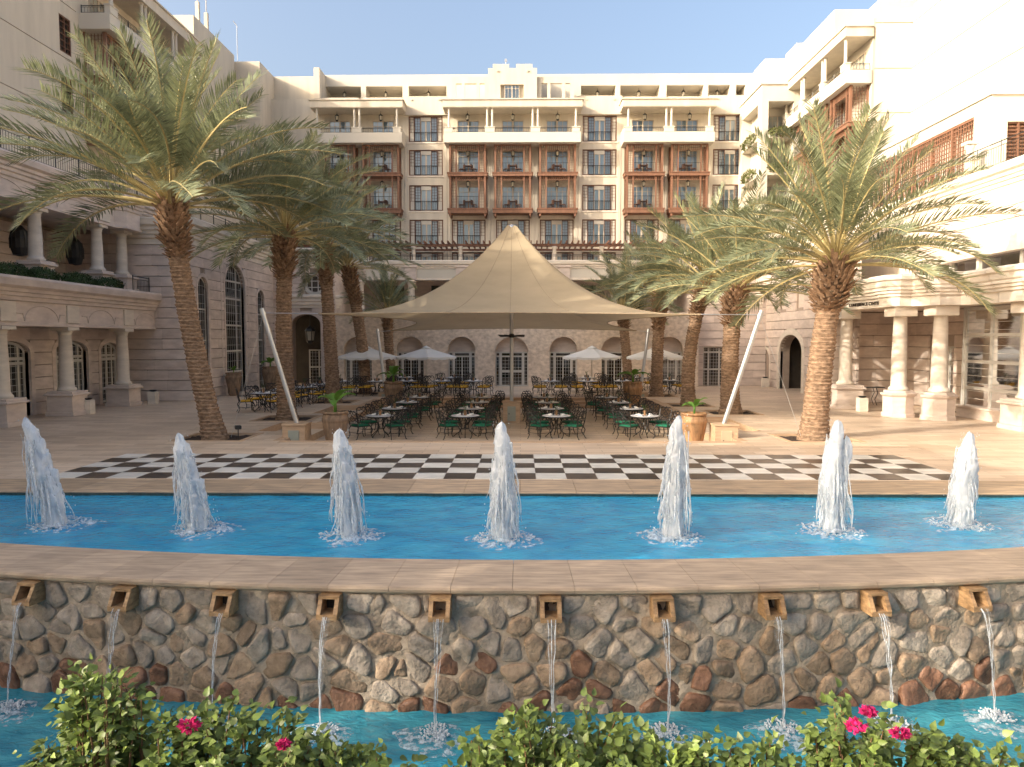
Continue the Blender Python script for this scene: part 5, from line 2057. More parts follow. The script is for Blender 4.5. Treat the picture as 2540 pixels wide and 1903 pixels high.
FR = {
    'up': [frond_mesh("frond_upright", 4.3, 0.38, 68, 1, .66, .20), frond_mesh("frond_upright", 4.0, 0.6, 66, 2, .62, .20, curl=.2), frond_mesh("frond_upright", 4.4, 0.25, 68, 3, .66, .22, curl=-.15)],
    'mid': [frond_mesh("frond_arching", 4.7, 0.85, 72, 4, .68, .22, curl=.15), frond_mesh("frond_arching", 4.4, 1.1, 70, 5, .66, .22, curl=-.25), frond_mesh("frond_arching", 4.8, 0.7, 72, 6, .68, .24)],
    'low': [frond_mesh("frond_drooping", 4.5, 1.0, 68, 7, .64, .24, curl=.2), frond_mesh("frond_drooping", 4.2, 1.3, 66, 8, .62, .24, curl=-.2), frond_mesh("frond_drooping", 4.6, .8, 68, 9, .64, .24)],
}

def palm(label, base, ctrl, crown, r0, r1, size, nfr, seed, boss=1.0, boss_len=1.1, lowest=-22, name="date_palm", tilt=(0, 0)):
    """trunk along a bent line base > ctrl > crown (foot of the crown), with leaf-scar relief, cut bases and fronds"""
    rnd = random.Random(seed)
    root = thing(name, label, "palm tree", base, 0, "date palms in the courtyard")
    B, Cc, T_ = Vector(base), Vector(ctrl), Vector(crown)
    ln = (T_ - B).length
    NS = max(60, int(ln * 26))
    NA = 26
    mb = MB()
    rows = []
    for i in range(NS + 1):
        t = i / NS
        # quadratic curve through the control point
        p = B * (1 - t) ** 2 + Cc * 2 * t * (1 - t) + T_ * t * t
        rad = r0 + (r1 - r0) * min(1, t * 1.4)
        rad *= 1 + 0.35 * math.exp(-t * ln / 0.35) + 0.05 * noise.noise((p.z * 1.2, seed, 0))
        h = t * ln
        row = []
        for j in range(NA):
            a = 2 * PI * j / NA
            rowi = h / 0.135
            ph = (a / (2 * PI) * 9 + math.floor(rowi) * 0.5) % 1.0
            fr = rowi - math.floor(rowi)
            scale_ = (fr ** 1.3) * (0.45 + 0.55 * math.sin(PI * ph))
            rr = rad + 0.058 * scale_ + 0.022 * noise.noise((math.cos(a) * 2.4, math.sin(a) * 2.4, h * 6 + seed * 9)) + 0.02 * noise.noise((math.cos(a) * 1.1 + 5, math.sin(a) * 1.1, h * 1.7 + seed))
            row.append((p.x + rr * math.cos(a), p.y + rr * math.sin(a), p.z - (0.15 if i == 0 else 0)))
        row.append(row[0])
        rows.append(row)
    mb.grid(rows)
    world_part("trunk", mb, 'trunk', root)
    # boss of cut frond bases under the crown
    mb = MB()
    axis = (T_ - Cc).normalized()
    nb = int(190)
    for k in range(nb):
        f = k / nb
        a = k * 2.39996
        h = -boss_len * 0.9 + f * (boss_len + 0.35)
        c = T_ + axis * h
        bulge = r1 + (boss - r1) * math.sin(PI * min(1, .12 + f * .70)) ** .8
        out = Vector((math.cos(a), math.sin(a), 0))
        p0 = c + out * (bulge - .16)
        lift = 0.5 + 1.5 * f
        tipv = (out * 1.0 + Vector((rnd.uniform(-.3, .3), rnd.uniform(-.3, .3), lift * rnd.uniform(.5, 1.2)))).normalized()
        L_ = rnd.uniform(.12, .38) * (0.8 + 0.7 * f)
        sd = Vector((-math.sin(a), math.cos(a), 0)) * rnd.uniform(.055, .115)
        th = out * 0.04
        p1 = p0 + tipv * L_
        i0 = len(mb.v)
        for q in (p0 - sd - th, p0 + sd - th, p0 + sd * .9 + th, p0 - sd * .9 + th, p1 - sd * .6 - th * .5, p1 + sd * .6 - th * .5, p1 + sd * .6 + th * .6, p1 - sd * .6 + th * .6):
            mb.v.append(tuple(q))
        mb.f += [tuple(i0 + t for t in q) for q in ((0, 3, 2, 1), (4, 5, 6, 7), (0, 1, 5, 4), (1, 2, 6, 5), (2, 3, 7, 6), (3, 0, 4, 7))]
    o = world_part("cut_frond_bases", mb, 'boot', root)
    o["kind"] = "stuff"
    top = T_ + axis * (boss_len * 0.35)
    for k in range(nfr):
        f = (k + .5) / nfr
        az = k * 2.39996 + rnd.uniform(-.25, .25)
        el = R(85 - (85 - lowest) * f ** 0.8 + rnd.uniform(-6, 6))
        kind = 'up' if el > R(55) else ('mid' if el > R(24) else 'low')
        me = rnd.choice(FR[kind])
        p = top + Vector((math.cos(az), math.sin(az), 0)) * (0.06 + 0.26 * f) + Vector((0, 0, 0.55 * (1 - f) - .1))
        s_ = size * rnd.uniform(.86, 1.08)
        roll = rnd.uniform(-.5, .5)
        rot = Matrix.Rotation(az, 3, 'Z') @ Matrix.Rotation(-el, 3, 'Y') @ Matrix.Rotation(roll, 3, 'X')
        if tilt != (0, 0):
            rot = Matrix.Rotation(tilt[0], 3, 'X') @ Matrix.Rotation(tilt[1], 3, 'Y') @ rot
        put("frond", me, root, p, tuple(rot.to_euler()), (s_, s_, s_))
    return root

palm("large leaning date palm with curved trunk, nearest on the left of the plaza", (-10.2, 24.3, -.02), (-11.0, 24.3, 3.4), (-11.42, 24.3, 7.2), .33, .285, 1.17, 68, 1, .50, 1.5, lowest=9)
palm("stout sunlit date palm second on the left, behind the left front mast", (-9.7, 30.3, -.02), (-9.85, 30.3, 3.5), (-9.65, 30.3, 7.0), .35, .29, .96, 54, 2, .48, 1.5, lowest=2)
palm("date palm third on the left, standing in the raised planter corner", (-9.75, 38.1, -.02), (-9.9, 38.1, 4.0), (-10.1, 38.1, 7.5), .35, .29, 1.0, 50, 3, .46, 1.7, lowest=4)
palm("thinner date palm fourth on the left, crossing the white parasol", (-9.35, 44.1, -.02), (-9.4, 44.1, 3.6), (-10.2, 44.1, 6.9), .31, .31, .98, 44, 4, .46, 1.9, lowest=8)
palm("slim young date palm behind the left white parasols by the arcade", (-8.3, 47.6, 0), (-8.5, 47.6, 2.0), (-8.6, 47.6, 4.5), .27, .27, 0.62, 40, 5, .34, .9, lowest=8)
palm("large sunlit date palm with thick boss, nearest on the right of the plaza", (9.75, 24.4, -.02), (9.9, 24.4, 2.9), (10.25, 24.4, 5.3), .40, .35, 1.04, 62, 6, .66, 1.3, lowest=0)
palm("date palm with swollen foot second on the right behind the steel mast", (9.4, 32.8, -.02), (9.2, 32.8, 2.6), (9.5, 32.8, 5.0), .40, .33, 1.0, 48, 7, .55, 1.35, lowest=2)
palm("bent date palm on the right behind the glazed pot", (8.35, 36.4, -.02), (8.1, 36.4, 2.8), (9.0, 36.4, 5.5), .32, .28, .96, 44, 8, .42, 1.5, lowest=4)
palm("straight date palm on the right crossing the last white parasol", (7.85, 42.4, -.02), (7.85, 42.4, 2.6), (8.0, 42.4, 5.2), .32, .30, .9, 42, 9, .46, 1.7, lowest=6)
palm("slim young date palm behind the right white parasols by the arcade", (7.0, 47.6, 0), (6.9, 47.6, 2.0), (6.6, 47.6, 4.6), .28, .28, 0.85, 42, 10, .36, .9, lowest=12)

# ------------------------------------------------------------------ tensile shade canopy and its masts
FL, FRR, BL, BR = Vector((-7.15, 26.0, 4.18)), Vector((6.35, 26.0, 4.15)), Vector((-7.3, 41.3, 3.74)), Vector((6.5, 41.3, 3.74))
APX = Vector((-0.4, 33.4, 8.62))
tent = thing("shade_canopy", "large tan fabric canopy peaked like a tent over the dining terrace", "canopy", (-0.4, 33.4, 3.7))
def edge_point(a):
    """boundary of the membrane at angle parameter a in 0..4, corner at whole numbers, edges bow inward"""
    cs = [FL, FRR, BR, BL]
    i = int(a) % 4
    t = a - int(a)
    A, B_ = cs[i], cs[(i + 1) % 4]
    p = A.lerp(B_, t)
    mid = Vector((APX.x, APX.y, p.z))
    bow = 4 * t * (1 - t)
    amt = (0.20, 0.36, 0.13, 0.36)[i]
    q = p.lerp(mid, amt * bow)
    q.z = p.z + (0.10 if i != 2 else 0.12) * bow
    return q
NA, NRD = 96, 30
rows = []
def canopy_pt(a, s_):
    E = edge_point(a)
    f = a - round(a)
    corner = math.exp(-(f / 0.16) ** 2)
    p = APX.lerp(E, s_)
    # concave profile: steep near the peak, flat towards the hem
    k = 2.28
    top = (APX.z - E.z)
    z = E.z + top * (1 - s_) ** k
    return Vector((p.x, p.y, z))
for i in range(NRD + 1):
    s_ = 0.028 + 0.972 * (i / NRD) ** 1.0
    rows.append([canopy_pt(4 * j / NA, s_) for j in range(NA + 1)])
mb = MB()
mb.grid(rows)
world_part("membrane", mb, 'canvas', tent, smooth=True)
# sewn seams and hem
mb = MB()
for j in range(0, NA, 6):
    pts = [rows[i][j] + Vector((0, 0, 0.006)) for i in range(0, NRD + 1)]
    mb.tube(pts, 0.008, 4)
world_part("seam", mb, 'seam', tent)["kind"] = "stuff"
mb = MB()
mb.tube([rows[NRD][j] for j in range(NA + 1)], 0.022, 5)
world_part("hem", mb, 'seam', tent)
mb = MB()
mb.lathe([(0.235, 0), (0.20, .10), (0.10, .17), (0.02, .19)], APX.x, APX.y, 16)
mb.v = [(x, y, z + 8.23) for x, y, z in mb.v]
world_part("peak_cap", mb, 'steel', tent)
mb = MB()
mb.tube([(-0.4, 33.4, 0.45), (-0.4, 33.4, 8.3)], 0.085, 12)
world_part("centre_pole", mb, 'steel', tent)
# dark fan on the pole
fan = thing("pole_fan", "dark fan with flat blades fixed to the centre pole under the canopy", "fan", (-0.4, 33.25, 3.42))
part("hub", MB().lathe([(.09, -.08), (.12, -.04), (.12, .06), (.06, .1)], 0, 0, 12), 'iron', fan, loc=(-.4, 33.25, 3.42))
bl = MB()
bl.poly([(.1, -.05, -.03), (.58, -.09, -.03), (.64, .07, .06), (.1, .05, .03)])
bl.poly([(.1, -.05, -.045), (.58, -.09, -.045), (.64, .07, .045), (.1, .05, .015)])
bm_ = bl.mesh("fan_blade", M['iron'])
for k in range(5):
    put("fan_blade", bm_, fan, (-.4, 33.25, 3.42), (0.0, 0, k * 2 * PI / 5 + .3))

def pedestal(label, x, y, z0, w_, h, doorm='box_metal', group=None):
    t = thing("mast_pedestal", label, "pedestal", (x, y, z0), 0, group)
    part("stone_plinth", MB().cbox(x - w_ / 2, x + w_ / 2, y - w_ / 2, y + w_ / 2, z0, z0 + h - .06, .012), 'trav', t).location = (-x, -y, -z0)
    part("stone_cap", MB().cbox(x - w_ / 2 - .03, x + w_ / 2 + .03, y - w_ / 2 - .03, y + w_ / 2 + .03, z0 + h - .06, z0 + h, .01), 'trav', t).location = (-x, -y, -z0)
    d = part("access_door", MB().cbox(x - w_ * .24, x + w_ * .24, y - w_ / 2 - .02, y - w_ / 2 + .01, z0 + .08, z0 + h * .78, .006), doorm, t)
    d.location = (-x, -y, -z0)
    k_ = part("keyhole", MB().box(x - w_ * .17, x - w_ * .12, y - w_ / 2 - .026, y - w_ / 2 - .0205, z0 + h * .40, z0 + h * .46), 'iron', d)
    k_.location = (0, 0, 0)
    return t
def mast(label, base, top, r):
    t = thing("steel_mast", label, "mast", base)
    b, p = Vector(base), Vector(top)
    m_ = MB()
    m_.tube([b, p], r, 14)
    world_part("pole", m_, 'steel', t)
    d = (p - b).normalized()
    m_ = MB()
    q = b + d * ((p - b).length * .955)
    m_.tube([q - d * .05, q + d * .05], r * 1.25, 14)
    world_part("collar", m_, 'steel', t)
    return t
mast("leaning steel mast at the left front corner of the canopy", (-7.55, 24.6, .45), (-8.6, 24.4, 4.30), .076)
mast("leaning steel mast at the right front corner of the canopy", (6.82, 24.6, .45), (7.95, 24.4, 4.22), .076)
mast("short leaning steel mast at the left back corner of the canopy", (-7.72, 41.9, .25), (-8.25, 42.4, 3.85), .085)
mast("short leaning steel mast at the right back corner of the canopy", (6.85, 41.9, .25), (7.35, 42.4, 3.85), .085)
pedestal("travertine pedestal with green metal door under the left front mast", -7.55, 24.6, -.5, .75, .96)
pedestal("travertine pedestal with cream metal door under the right front mast", 6.82, 24.6, -.5, .75, .96, 'box_cream')
pedestal("travertine pedestal with green metal door under the centre pole", -0.4, 33.4, -.5, .78, .96)
pedestal("low travertine pedestal under the left back mast beside the steps", -7.72, 41.9, -.2, .7, .46)
pedestal("low travertine pedestal under the right back mast beside the steps", 6.85, 41.9, -.2, .7, .46)
def cable(label, pts, r=.012):
    m_ = MB()
    m_.tube(pts, r, 4)
    o = part("steel_cable", m_, 'steel')
    tag(o, label, "cable")
cable("steel cable from the left front mast head to the canopy corner", [(-8.55, 24.42, 4.15), tuple(FL)], .014)
cable("steel cable from the right front mast head to the canopy corner", [(7.88, 24.42, 4.08), tuple(FRR)], .014)
cable("short cable from the left back mast to the canopy corner", [(-8.2, 42.35, 3.7), tuple(BL)], .014)
cable("short cable from the right back mast to the canopy corner", [(7.3, 42.35, 3.7), tuple(BR)], .014)
cable("guy cable from the left front mast down to the leaning palm bed", [(-8.55, 24.42, 4.1), (-9.55, 24.0, .05)], .006)
cable("guy cable from the right front mast down to the sunlit palm foot", [(7.9, 24.42, 4.05), (9.25, 24.2, .1)], .006)

# ------------------------------------------------------------------ chairs, tables and what stands on them
def make_chair(cush):
    """iron armchair facing +Y (towards its table)"""
    t = thing("garden_chair", None, "chair")
    mb = MB()
    mb.cbox(-.235, .235, -.22, .25, .425, .485, .022)
    part("cushion", mb, cush, t)
    mb = MB()
    mb.tube([(-.25, -.235, .42), (.25, -.235, .42), (.26, .26, .42), (-.26, .26, .42), (-.25, -.235, .42)], .016, 5)
    for k in range(4):
        mb.tube([(-.18 + k * .12, -.23, .415), (-.18 + k * .12, .25, .415)], .008, 4)
    part("seat_frame", mb, 'castiron', t)
    mb = MB()
    top = [(-.27, -.34, .90), (-.17, -.365, .955), (-.06, -.36, .935), (0, -.365, .97), (.06, -.36, .935), (.17, -.365, .955), (.27, -.34, .90)]
    mb.tube([(-.25, -.235, .42), (-.275, -.30, .68), top[0]], .018, 5)
    mb.tube([(.25, -.235, .42), (.275, -.30, .68), top[6]], .018, 5)
    mb.tube(top, .018, 5)
    mb.tube([(-.255, -.25, .50), (0, -.27, .53), (.255, -.25, .50)], .011, 5)
    for s_ in (-1, 1):
        mb.tube([(s_ * .255, -.26, .55), (s_ * .12, -.31, .70), (0, -.335, .80), (-s_ * .15, -.36, .945)], .013, 4)
        mb.tube([(s_ * .27, -.31, .73), (s_ * .15, -.30, .66), (0, -.285, .57)], .013, 4)
        mb.tube([(s_ * .27, -.335, .86), (s_ * .16, -.345, .83), (s_ * .06, -.34, .88), (0, -.36, .955)], .013, 4)
        mb.tube([(0, -.335, .80), (s_ * .09, -.32, .745), (0, -.30, .67)], .013, 4)
    part("backrest", mb, 'castiron', t)
    for s_ in (-1, 1):
        mb = MB()
        mb.tube([(s_ * .272, -.295, .66), (s_ * .30, -.12, .665), (s_ * .315, .08, .655), (s_ * .32, .20, .64), (s_ * .315, .235, .60), (s_ * .30, .20, .575), (s_ * .29, .14, .50), (s_ * .265, .17, .42)], .014, 5)
        mb.tube([(s_ * .29, -.05, .66), (s_ * .275, .0, .55), (s_ * .26, -.06, .43)], .008, 4)
        part("armrest", mb, 'castiron', t)
    for s_ in (-1, 1):
        mb = MB()
        mb.tube([(s_ * .245, .245, .42), (s_ * .285, .30, .30), (s_ * .255, .26, .14), (s_ * .27, .30, .02), (s_ * .28, .335, .006)], [.021, .019, .016, .015, .017], 5)
        part("leg", mb, 'castiron', t)
        mb = MB()
        mb.tube([(s_ * .24, -.23, .42), (s_ * .275, -.29, .30), (s_ * .25, -.25, .14), (s_ * .265, -.31, .02), (s_ * .275, -.345, .006)], [.021, .019, .016, .015, .017], 5)
        part("leg", mb, 'castiron', t)
    mb = MB()
    mb.tube([(-.262, .27, .20), (-.1, .06, .17), (.1, -.06, .17), (.255, -.26, .20)], .008, 4)
    mb.tube([(.262, .27, .20), (.1, .06, .172), (-.1, -.06, .172), (-.255, -.26, .20)], .008, 4)
    part("stretcher", mb, 'castiron', t)
    bpy.context.view_layer.update()
    remember(t)
    return t
def make_table():
    t = thing("dining_table", None, "table")
    mb = MB()
    mb.lathe([(.44, .70), (.485, .705), (.50, .72), (.49, .738), (.44, .742)], 0, 0, 32)
    part("tabletop", mb, 'tabletop', t)
    mb = MB()
    mb.lathe([(.505, .692), (.512, .70), (.512, .722), (.502, .728)], 0, 0, 32)
    part("rim", mb, 'castiron', t)
    for k in range(4):
        a = PI / 4 + k * PI / 2
        c, s_ = math.cos(a), math.sin(a)
        mb = MB()
        mb.tube([(c * .36, s_ * .36, .695), (c * .20, s_ * .20, .60), (c * .10, s_ * .10, .40), (c * .15, s_ * .15, .20), (c * .34, s_ * .34, .06), (c * .40, s_ * .40, .008)], [.018, .018, .018, .017, .015, .018], 6)
        part("leg", mb, 'castiron', t)
    mb = MB()
    mb.tube([(math.cos(PI * k / 10) * .13, math.sin(PI * k / 10) * .13, .27) for k in range(21)], .010, 4)
    part("ring", mb, 'castiron', t)
    bpy.context.view_layer.update()
    remember(t)
    return t
proto = {'green': make_chair('green'), 'yellow': make_chair('yellow'), 'table': make_table()}
used = set()
def place(key, x, y, z, rot, label, group):
    p = proto[key]
    o = p if key not in used else copy_tree(p)
    used.add(key)
    o.location = (x, y, z)
    o.rotation_euler = (0, 0, rot)
    o.scale = (1.12, 1.12, 1.12)
    label_ok(label)
    o["label"] = label
    o["group"] = group
    return o
# tableware prototypes (mesh data)
ware = {}
mb = MB()
mb.lathe([(.04, 0), (.07, .004), (.125, .016), (.13, .02), (.07, .010), (.01, .008)], 0, 0, 18)
ware['plate'] = mb.mesh("dinner_plate", M['china'], True)
mb = MB()
mb.v = [(-.07, -.09, 0), (.07, -.09, 0), (.07, .09, 0), (-.07, .09, 0), (0, -.08, .045), (0, .085, .03)]
mb.f = [(0, 3, 2, 1), (0, 1, 4), (1, 2, 5, 4), (2, 3, 5), (3, 0, 4, 5)]
ware['napkin'] = mb.mesh("folded_napkin", M['linen'])
mb = MB()
mb.lathe([(.030, 0), (.036, .004), (.038, .15), (.036, .15), (.034, .008)], 0, 0, 12)
ware['glass'] = mb.mesh("drinking_glass", M['clear'], True)
mb = MB()
mb.lathe([(.045, 0), (.05, .02), (.048, .17), (.052, .19), (.046, .19), (.042, .02)], 0, 0, 14)
ware['vase'] = mb.mesh("bud_vase", M['pot'], True)
rnd = random.Random(5)
mb = MB()
for k in range(9):
    a = rnd.uniform(0, 6.28)
    l_ = rnd.uniform(.12, .26)
    e = Vector((math.cos(a) * l_ * .5, math.sin(a) * l_ * .5, .19 + l_))
    mb.tube([(0, 0, .12), tuple(e)], .003, 3)
    for q in range(5):
        c = Vector((0, 0, .17)).lerp(e, .4 + q * .15)
        d = Vector((rnd.uniform(-1, 1), rnd.uniform(-1, 1), rnd.uniform(.0, 1))).normalized() * .055
        s_ = d.cross(Vector((0, 0, 1))) * .28
        mb.poly([tuple(c), tuple(c + d * .5 + s_), tuple(c + d), tuple(c + d * .5 - s_)])
ware['sprig'] = mb.mesh("vase_sprig", M['hedge'])
def lay_table(x, y, z, where, tl, seed):
    rnd = random.Random(seed)
    zt = z + .832
    for k, qn in enumerate(("back right", "back left", "front left", "front right")):
        a = PI / 4 + k * PI / 2 + rnd.uniform(-.2, .2)
        px, py = x + math.cos(a) * .31, y + math.sin(a) * .31
        tag(put("dinner_plate", ware['plate'], None, (px, py, zt)), "white plate at the %s of the %s" % (qn, tl), "plate", "plates on the %s" % where)
        tag(put("folded_napkin", ware['napkin'], None, (px, py, zt + .017), a), "folded napkin at the %s of the %s" % (qn, tl), "napkin", "napkins on the %s" % where)
    for k in range(2):
        a = k * PI + rnd.uniform(-.7, .7)
        tag(put("drinking_glass", ware['glass'], None, (x + math.cos(a) * .13, y + math.sin(a) * .13, zt)), "%s clear tumbler on the %s" % (("right", "left")[k], tl), "glass", "glasses on the %s" % where)
    v = put("bud_vase", ware['vase'], None, (x, y, zt), rnd.uniform(0, 6))
    tag(v, "small brown vase with green sprig on the %s" % tl, "vase", "vases on the %s" % where)
    put("sprig", ware['sprig'], v, (x, y, zt))
ROWS = [("nearest", 28.4), ("second", 31.4), ("third", 34.4), ("farthest", 37.4)]
COLS = [("leftmost", (-5.45, -5.4, -5.3, -5.15)), ("left middle", (-2.15, -2.1, -2.02, -1.98)), ("right middle", (1.40, 1.32, 1.25, 1.2)), ("rightmost", (4.82, 4.7, 4.6, 4.4))]
SEAT = [("front left", -.66, -.58), ("front right", .66, -.58), ("back left", -.64, .6), ("back right", .64, .6)]
rnd = random.Random(3)
for ci, (cn, xs) in enumerate(COLS):
    for ri, (rn, y) in enumerate(ROWS):
        x = xs[ri]
        tl = "%s canopy table of the %s file" % (rn, cn)
        place('table', x, y, -.5, rnd.uniform(0, 1), "round white marble table, %s in the %s file under the canopy" % (rn, cn), "round dining tables under the canopy")
        lay_table(x, y, -.5, "tables under the canopy", tl, ci * 4 + ri)
        for sn, dx, dy in SEAT:
            dx += rnd.uniform(-.06, .06)
            dy += rnd.uniform(-.06, .06)
            place('green', x + dx, y + dy, -.5, math.atan2(dx, -dy) + rnd.uniform(-.25, .25),
                  "black iron armchair, green cushion, %s seat, %s" % (sn, tl), "green cushioned chairs under the canopy")
YT = [(-11.75, 33.4, "table left of the second palm"), (-11.6, 35.6, "table behind the second left palm"),
      (-11.1, 37.7, "table before the third left palm"), (-10.95, 39.9, "table behind the third left palm"),
      (-10.5, 42.6, "table left of the fourth palm"), (-8.35, 42.6, "table right of the fourth palm"),
      (-6.65, 43.0, "table behind the left back jar"), (-4.65, 43.0, "table at the left step head"),
      (-2.75, 43.0, "table just left of the doorway"), (1.75, 43.0, "table just right of the doorway"),
      (3.95, 43.0, "table under the right inner parasol"), (6.0, 43.2, "table by the right back jar"),
      (8.9, 43.9, "table beyond the straight right palm"), (-7.4, 46.9, "back table by the left arches"),
      (-4.2, 46.6, "back table left of the doorway"), (4.2, 46.6, "back table right of the doorway"), (7.6, 46.8, "back table by the right arches")]
for k, (x, y, nm) in enumerate(YT):
    short = nm
    place('table', x, y, 0, k * .3, "round white marble %s, with yellow chairs" % nm, "round tables on the upper terrace")
    lay_table(x, y, 0, "upper terrace tables", nm, 30 + k)
    for sn, dx, dy in SEAT:
        dx += rnd.uniform(-.06, .06)
        dy += rnd.uniform(-.06, .06)
        place('yellow', x + dx, y + dy, 0, math.atan2(dx, -dy) + rnd.uniform(-.3, .3),
              "yellow cushioned iron armchair, %s of the %s" % (sn, short), "yellow cushioned chairs on the upper terrace")

# ------------------------------------------------------------------ parasols
def parasol(label, x, y):
    t = thing("parasol", label, "parasol", (x, y, 0), 0, "white parasols on the upper terrace")
    n = 8
    Rr, h0, h1 = 1.84, 2.20, 2.78
    mb = MB()
    rows = []
    seg = 6
    for i in range(7):
        f = i / 6
        row = []
        for j in range(n * seg + 1):
            a = 2 * PI * j / (n * seg) + .2
            u = (j % seg) / seg
            sag = math.cos(PI / n) / math.cos((u - .5) * 2 * PI / n)
            r = Rr * f * (1 - .03 * math.sin(PI * u)) * (sag if True else 1)
            row.append((x + r * math.cos(a), y + r * math.sin(a), h1 - (h1 - h0) * f ** .95 - 0.035 * math.sin(PI * u) * f))
        rows.append(row)
    # valance with scallops
    row = []
    for j in range(n * seg + 1):
        px, py, pz = rows[-1][j]
        u = (j % (seg // 2)) / (seg / 2)
        row.append((px, py, pz - .10 - .05 * math.sin(PI * u)))
    rows.append(row)
    mb.grid(rows)
    world_part("canopy", mb, 'umbrella', t)
    m_ = MB()
    m_.lathe([(.36, 2.68), (.20, 2.78), (.02, 2.86)], x, y, 16)
    world_part("vent_cap", m_, 'umbrella', t, True)
    m_ = MB()
    m_.tube([(x, y, 0.05), (x, y, 2.9)], .028, 8)
    world_part("pole", m_, 'umb_pole', t)
    m_ = MB()
    m_.lathe([(.30, 0), (.30, .05), (.06, .09), (.05, .3)], x, y, 16)
    world_part("base", m_, 'iron', t)
    for k in range(n):
        a = 2 * PI * k / n + .2
        m_ = MB()
        m_.tube([(x, y, h1 - .05), (x + math.cos(a) * Rr * .98, y + math.sin(a) * Rr * .98, h0 - .01)], .010, 4)
        world_part("rib", m_, 'umb_pole', t)
parasol("white parasol farthest left, behind the fourth left palm", -9.3, 44.6)
parasol("white parasol left of the doorway, beside the left outer parasol", -5.75, 44.8)
parasol("white parasol right of the doorway, under the canopy's right side", 4.35, 44.8)
parasol("white parasol farthest right, crossed by the straight palm", 8.2, 44.8)

# ------------------------------------------------------------------ pots, plants, bins, lights
def big_pot(label, x, y, z, s_, m_, group="tall terracotta jars"):
    t = thing("terracotta_pot", label, "pot", (x, y, z), 0, group)
    mb = MB()
    prof = [(.27, 0), (.30, .03), (.37, .30), (.455, .60), (.485, .75), (.47, .86), (.43, .92)]
    mb.lathe([(r * s_, h * s_) for r, h in prof], 0, 0, 40, lambda a, zz: 1 + 0.008 * math.cos(a * 22) * (1 if zz < .7 * s_ else 0))
    part("jar_body", mb, m_, t, True, loc=(x, y, z))
    mb = MB()
    mb.lathe([(.42, .915), (.475, .925), (.49, .955), (.475, .985), (.42, .985), (.40, .92)], 0, 0, 36)
    mb.v = [(a * s_, b * s_, c * s_) for a, b, c in mb.v]
    part("rim", mb, m_, t, True, loc=(x, y, z))
    mb = MB()
    prof = [(.478, .715), (.494, .73), (.494, .815), (.478, .83)]
    mb.lathe([(r * s_, h * s_) for r, h in prof], 0, 0, 60, lambda a, zz: 1 + .012 * math.sin(a * 18))
    part("patterned_band", mb, m_, t, True, loc=(x, y, z))
    part("soil", MB().lathe([(.40 * s_, .90 * s_), (.405 * s_, .93 * s_)], 0, 0, 24), 'soil', t, loc=(x, y, z))
    t.scale = (.84, .84, 1.24)
    return z + .93 * s_ * 1.24
def banana(label, x, y, z, s_, seed, n=6):
    t = thing("banana_plant", label, "plant", (x, y, z))
    rnd = random.Random(seed)
    mb = MB()
    mb.tube([(0, 0, -.05), (.01, 0, .25 * s_), (0, .01, .42 * s_)], [.06 * s_, .05 * s_, .04 * s_], 8)
    part("stem", mb, 'banana', t, True, loc=(x, y, z))
    for k in range(n):
        az = k * 2.4 + rnd.uniform(-.3, .3)
        L_ = s_ * rnd.uniform(.6, .85)
        el = R(rnd.uniform(15, 70))
        rows = []
        px, pz = 0.02, .34 * s_
        K = 9
        for i in range(K + 1):
            f = i / K
            w_ = .17 * s_ * (math.sin(PI * min(1, max(0, f * .98 + .02))) ** .6) if f > .12 else .015
            e = el - f * f * 1.5
            rows.append([(px, -w_, pz + w_ * .35), (px, -w_ * .5, pz + w_ * .1), (px, 0, pz), (px, w_ * .5, pz + w_ * .1), (px, w_, pz + w_ * .35)])
            px += L_ / K * math.cos(e)
            pz += L_ / K * math.sin(e)
        m_ = MB()
        m_.grid(rows)
        part("leaf", m_, 'banana', t, True, loc=(x, y, z), rot=az)
zt = big_pot("ribbed dull terracotta jar beside the left front mast", -6.35, 25.0, -.5, 1.08, 'pot_dull')
banana("young banana plant in the jar beside the left front mast", -6.35, 25.0, zt, 1.05, 1)
zt = big_pot("glossy golden terracotta jar beside the right front mast", 5.92, 25.0, -.5, 1.05, 'pot')
banana("young banana plant in the jar beside the right front mast", 5.92, 25.0, zt, .72, 4, 7)
zt = big_pot("dull terracotta jar by the left back mast", -6.75, 38.9, -.5, 1.25, 'pot_dull')
banana("banana plant in the jar by the left back mast", -6.75, 38.9, zt, 1.1, 7, 7)
zt = big_pot("terracotta jar by the right back mast", 5.95, 38.9, -.5, 1.25, 'pot')
banana("upright banana plant in the jar by the right back mast", 5.95, 38.9, zt, 1.15, 8, 6)
zt = big_pot("terracotta jar before the tall arched window on the left", -16.6, 42.3, 0, 1.1, 'pot_dull')
banana("small plant in the jar before the tall arched window", -16.6, 42.3, zt, .5, 11, 6)
zt = big_pot("terracotta jar by the narrow arched window near the left pavilion", -15.9, 46.5, 0, 1.25, 'pot_dull')
banana("spreading plant in the jar near the left pavilion", -15.9, 46.5, zt, .9, 12, 8)
def bin_box(label, x, y):
    t = thing("stone_ash_bin", label, "bin", (x, y, 0), 0, "stone ash bins")
    part("stone_box", MB().cbox(-.19, .19, -.19, .19, 0, .62, .012), 'lime_pale', t, loc=(x, y, 0))
    part("bowl", MB().lathe([(.06, .62), (.13, .64), (.19, .70), (.17, .70), (.10, .65)], 0, 0, 14), 'iron', t, loc=(x, y, 0))
bin_box("square stone ash bin before the second left pedestal", -18.95, 31.9)
bin_box("square stone ash bin behind the third left pedestal", -18.6, 36.9)
bin_box("square stone ash bin by the left pavilion pillar", -16.2, 50.4)
bin_box("square stone ash bin by the small niche on the right", 16.6, 50.0)
bin_box("square stone ash bin between the conference portico columns", 15.5, 33.4)
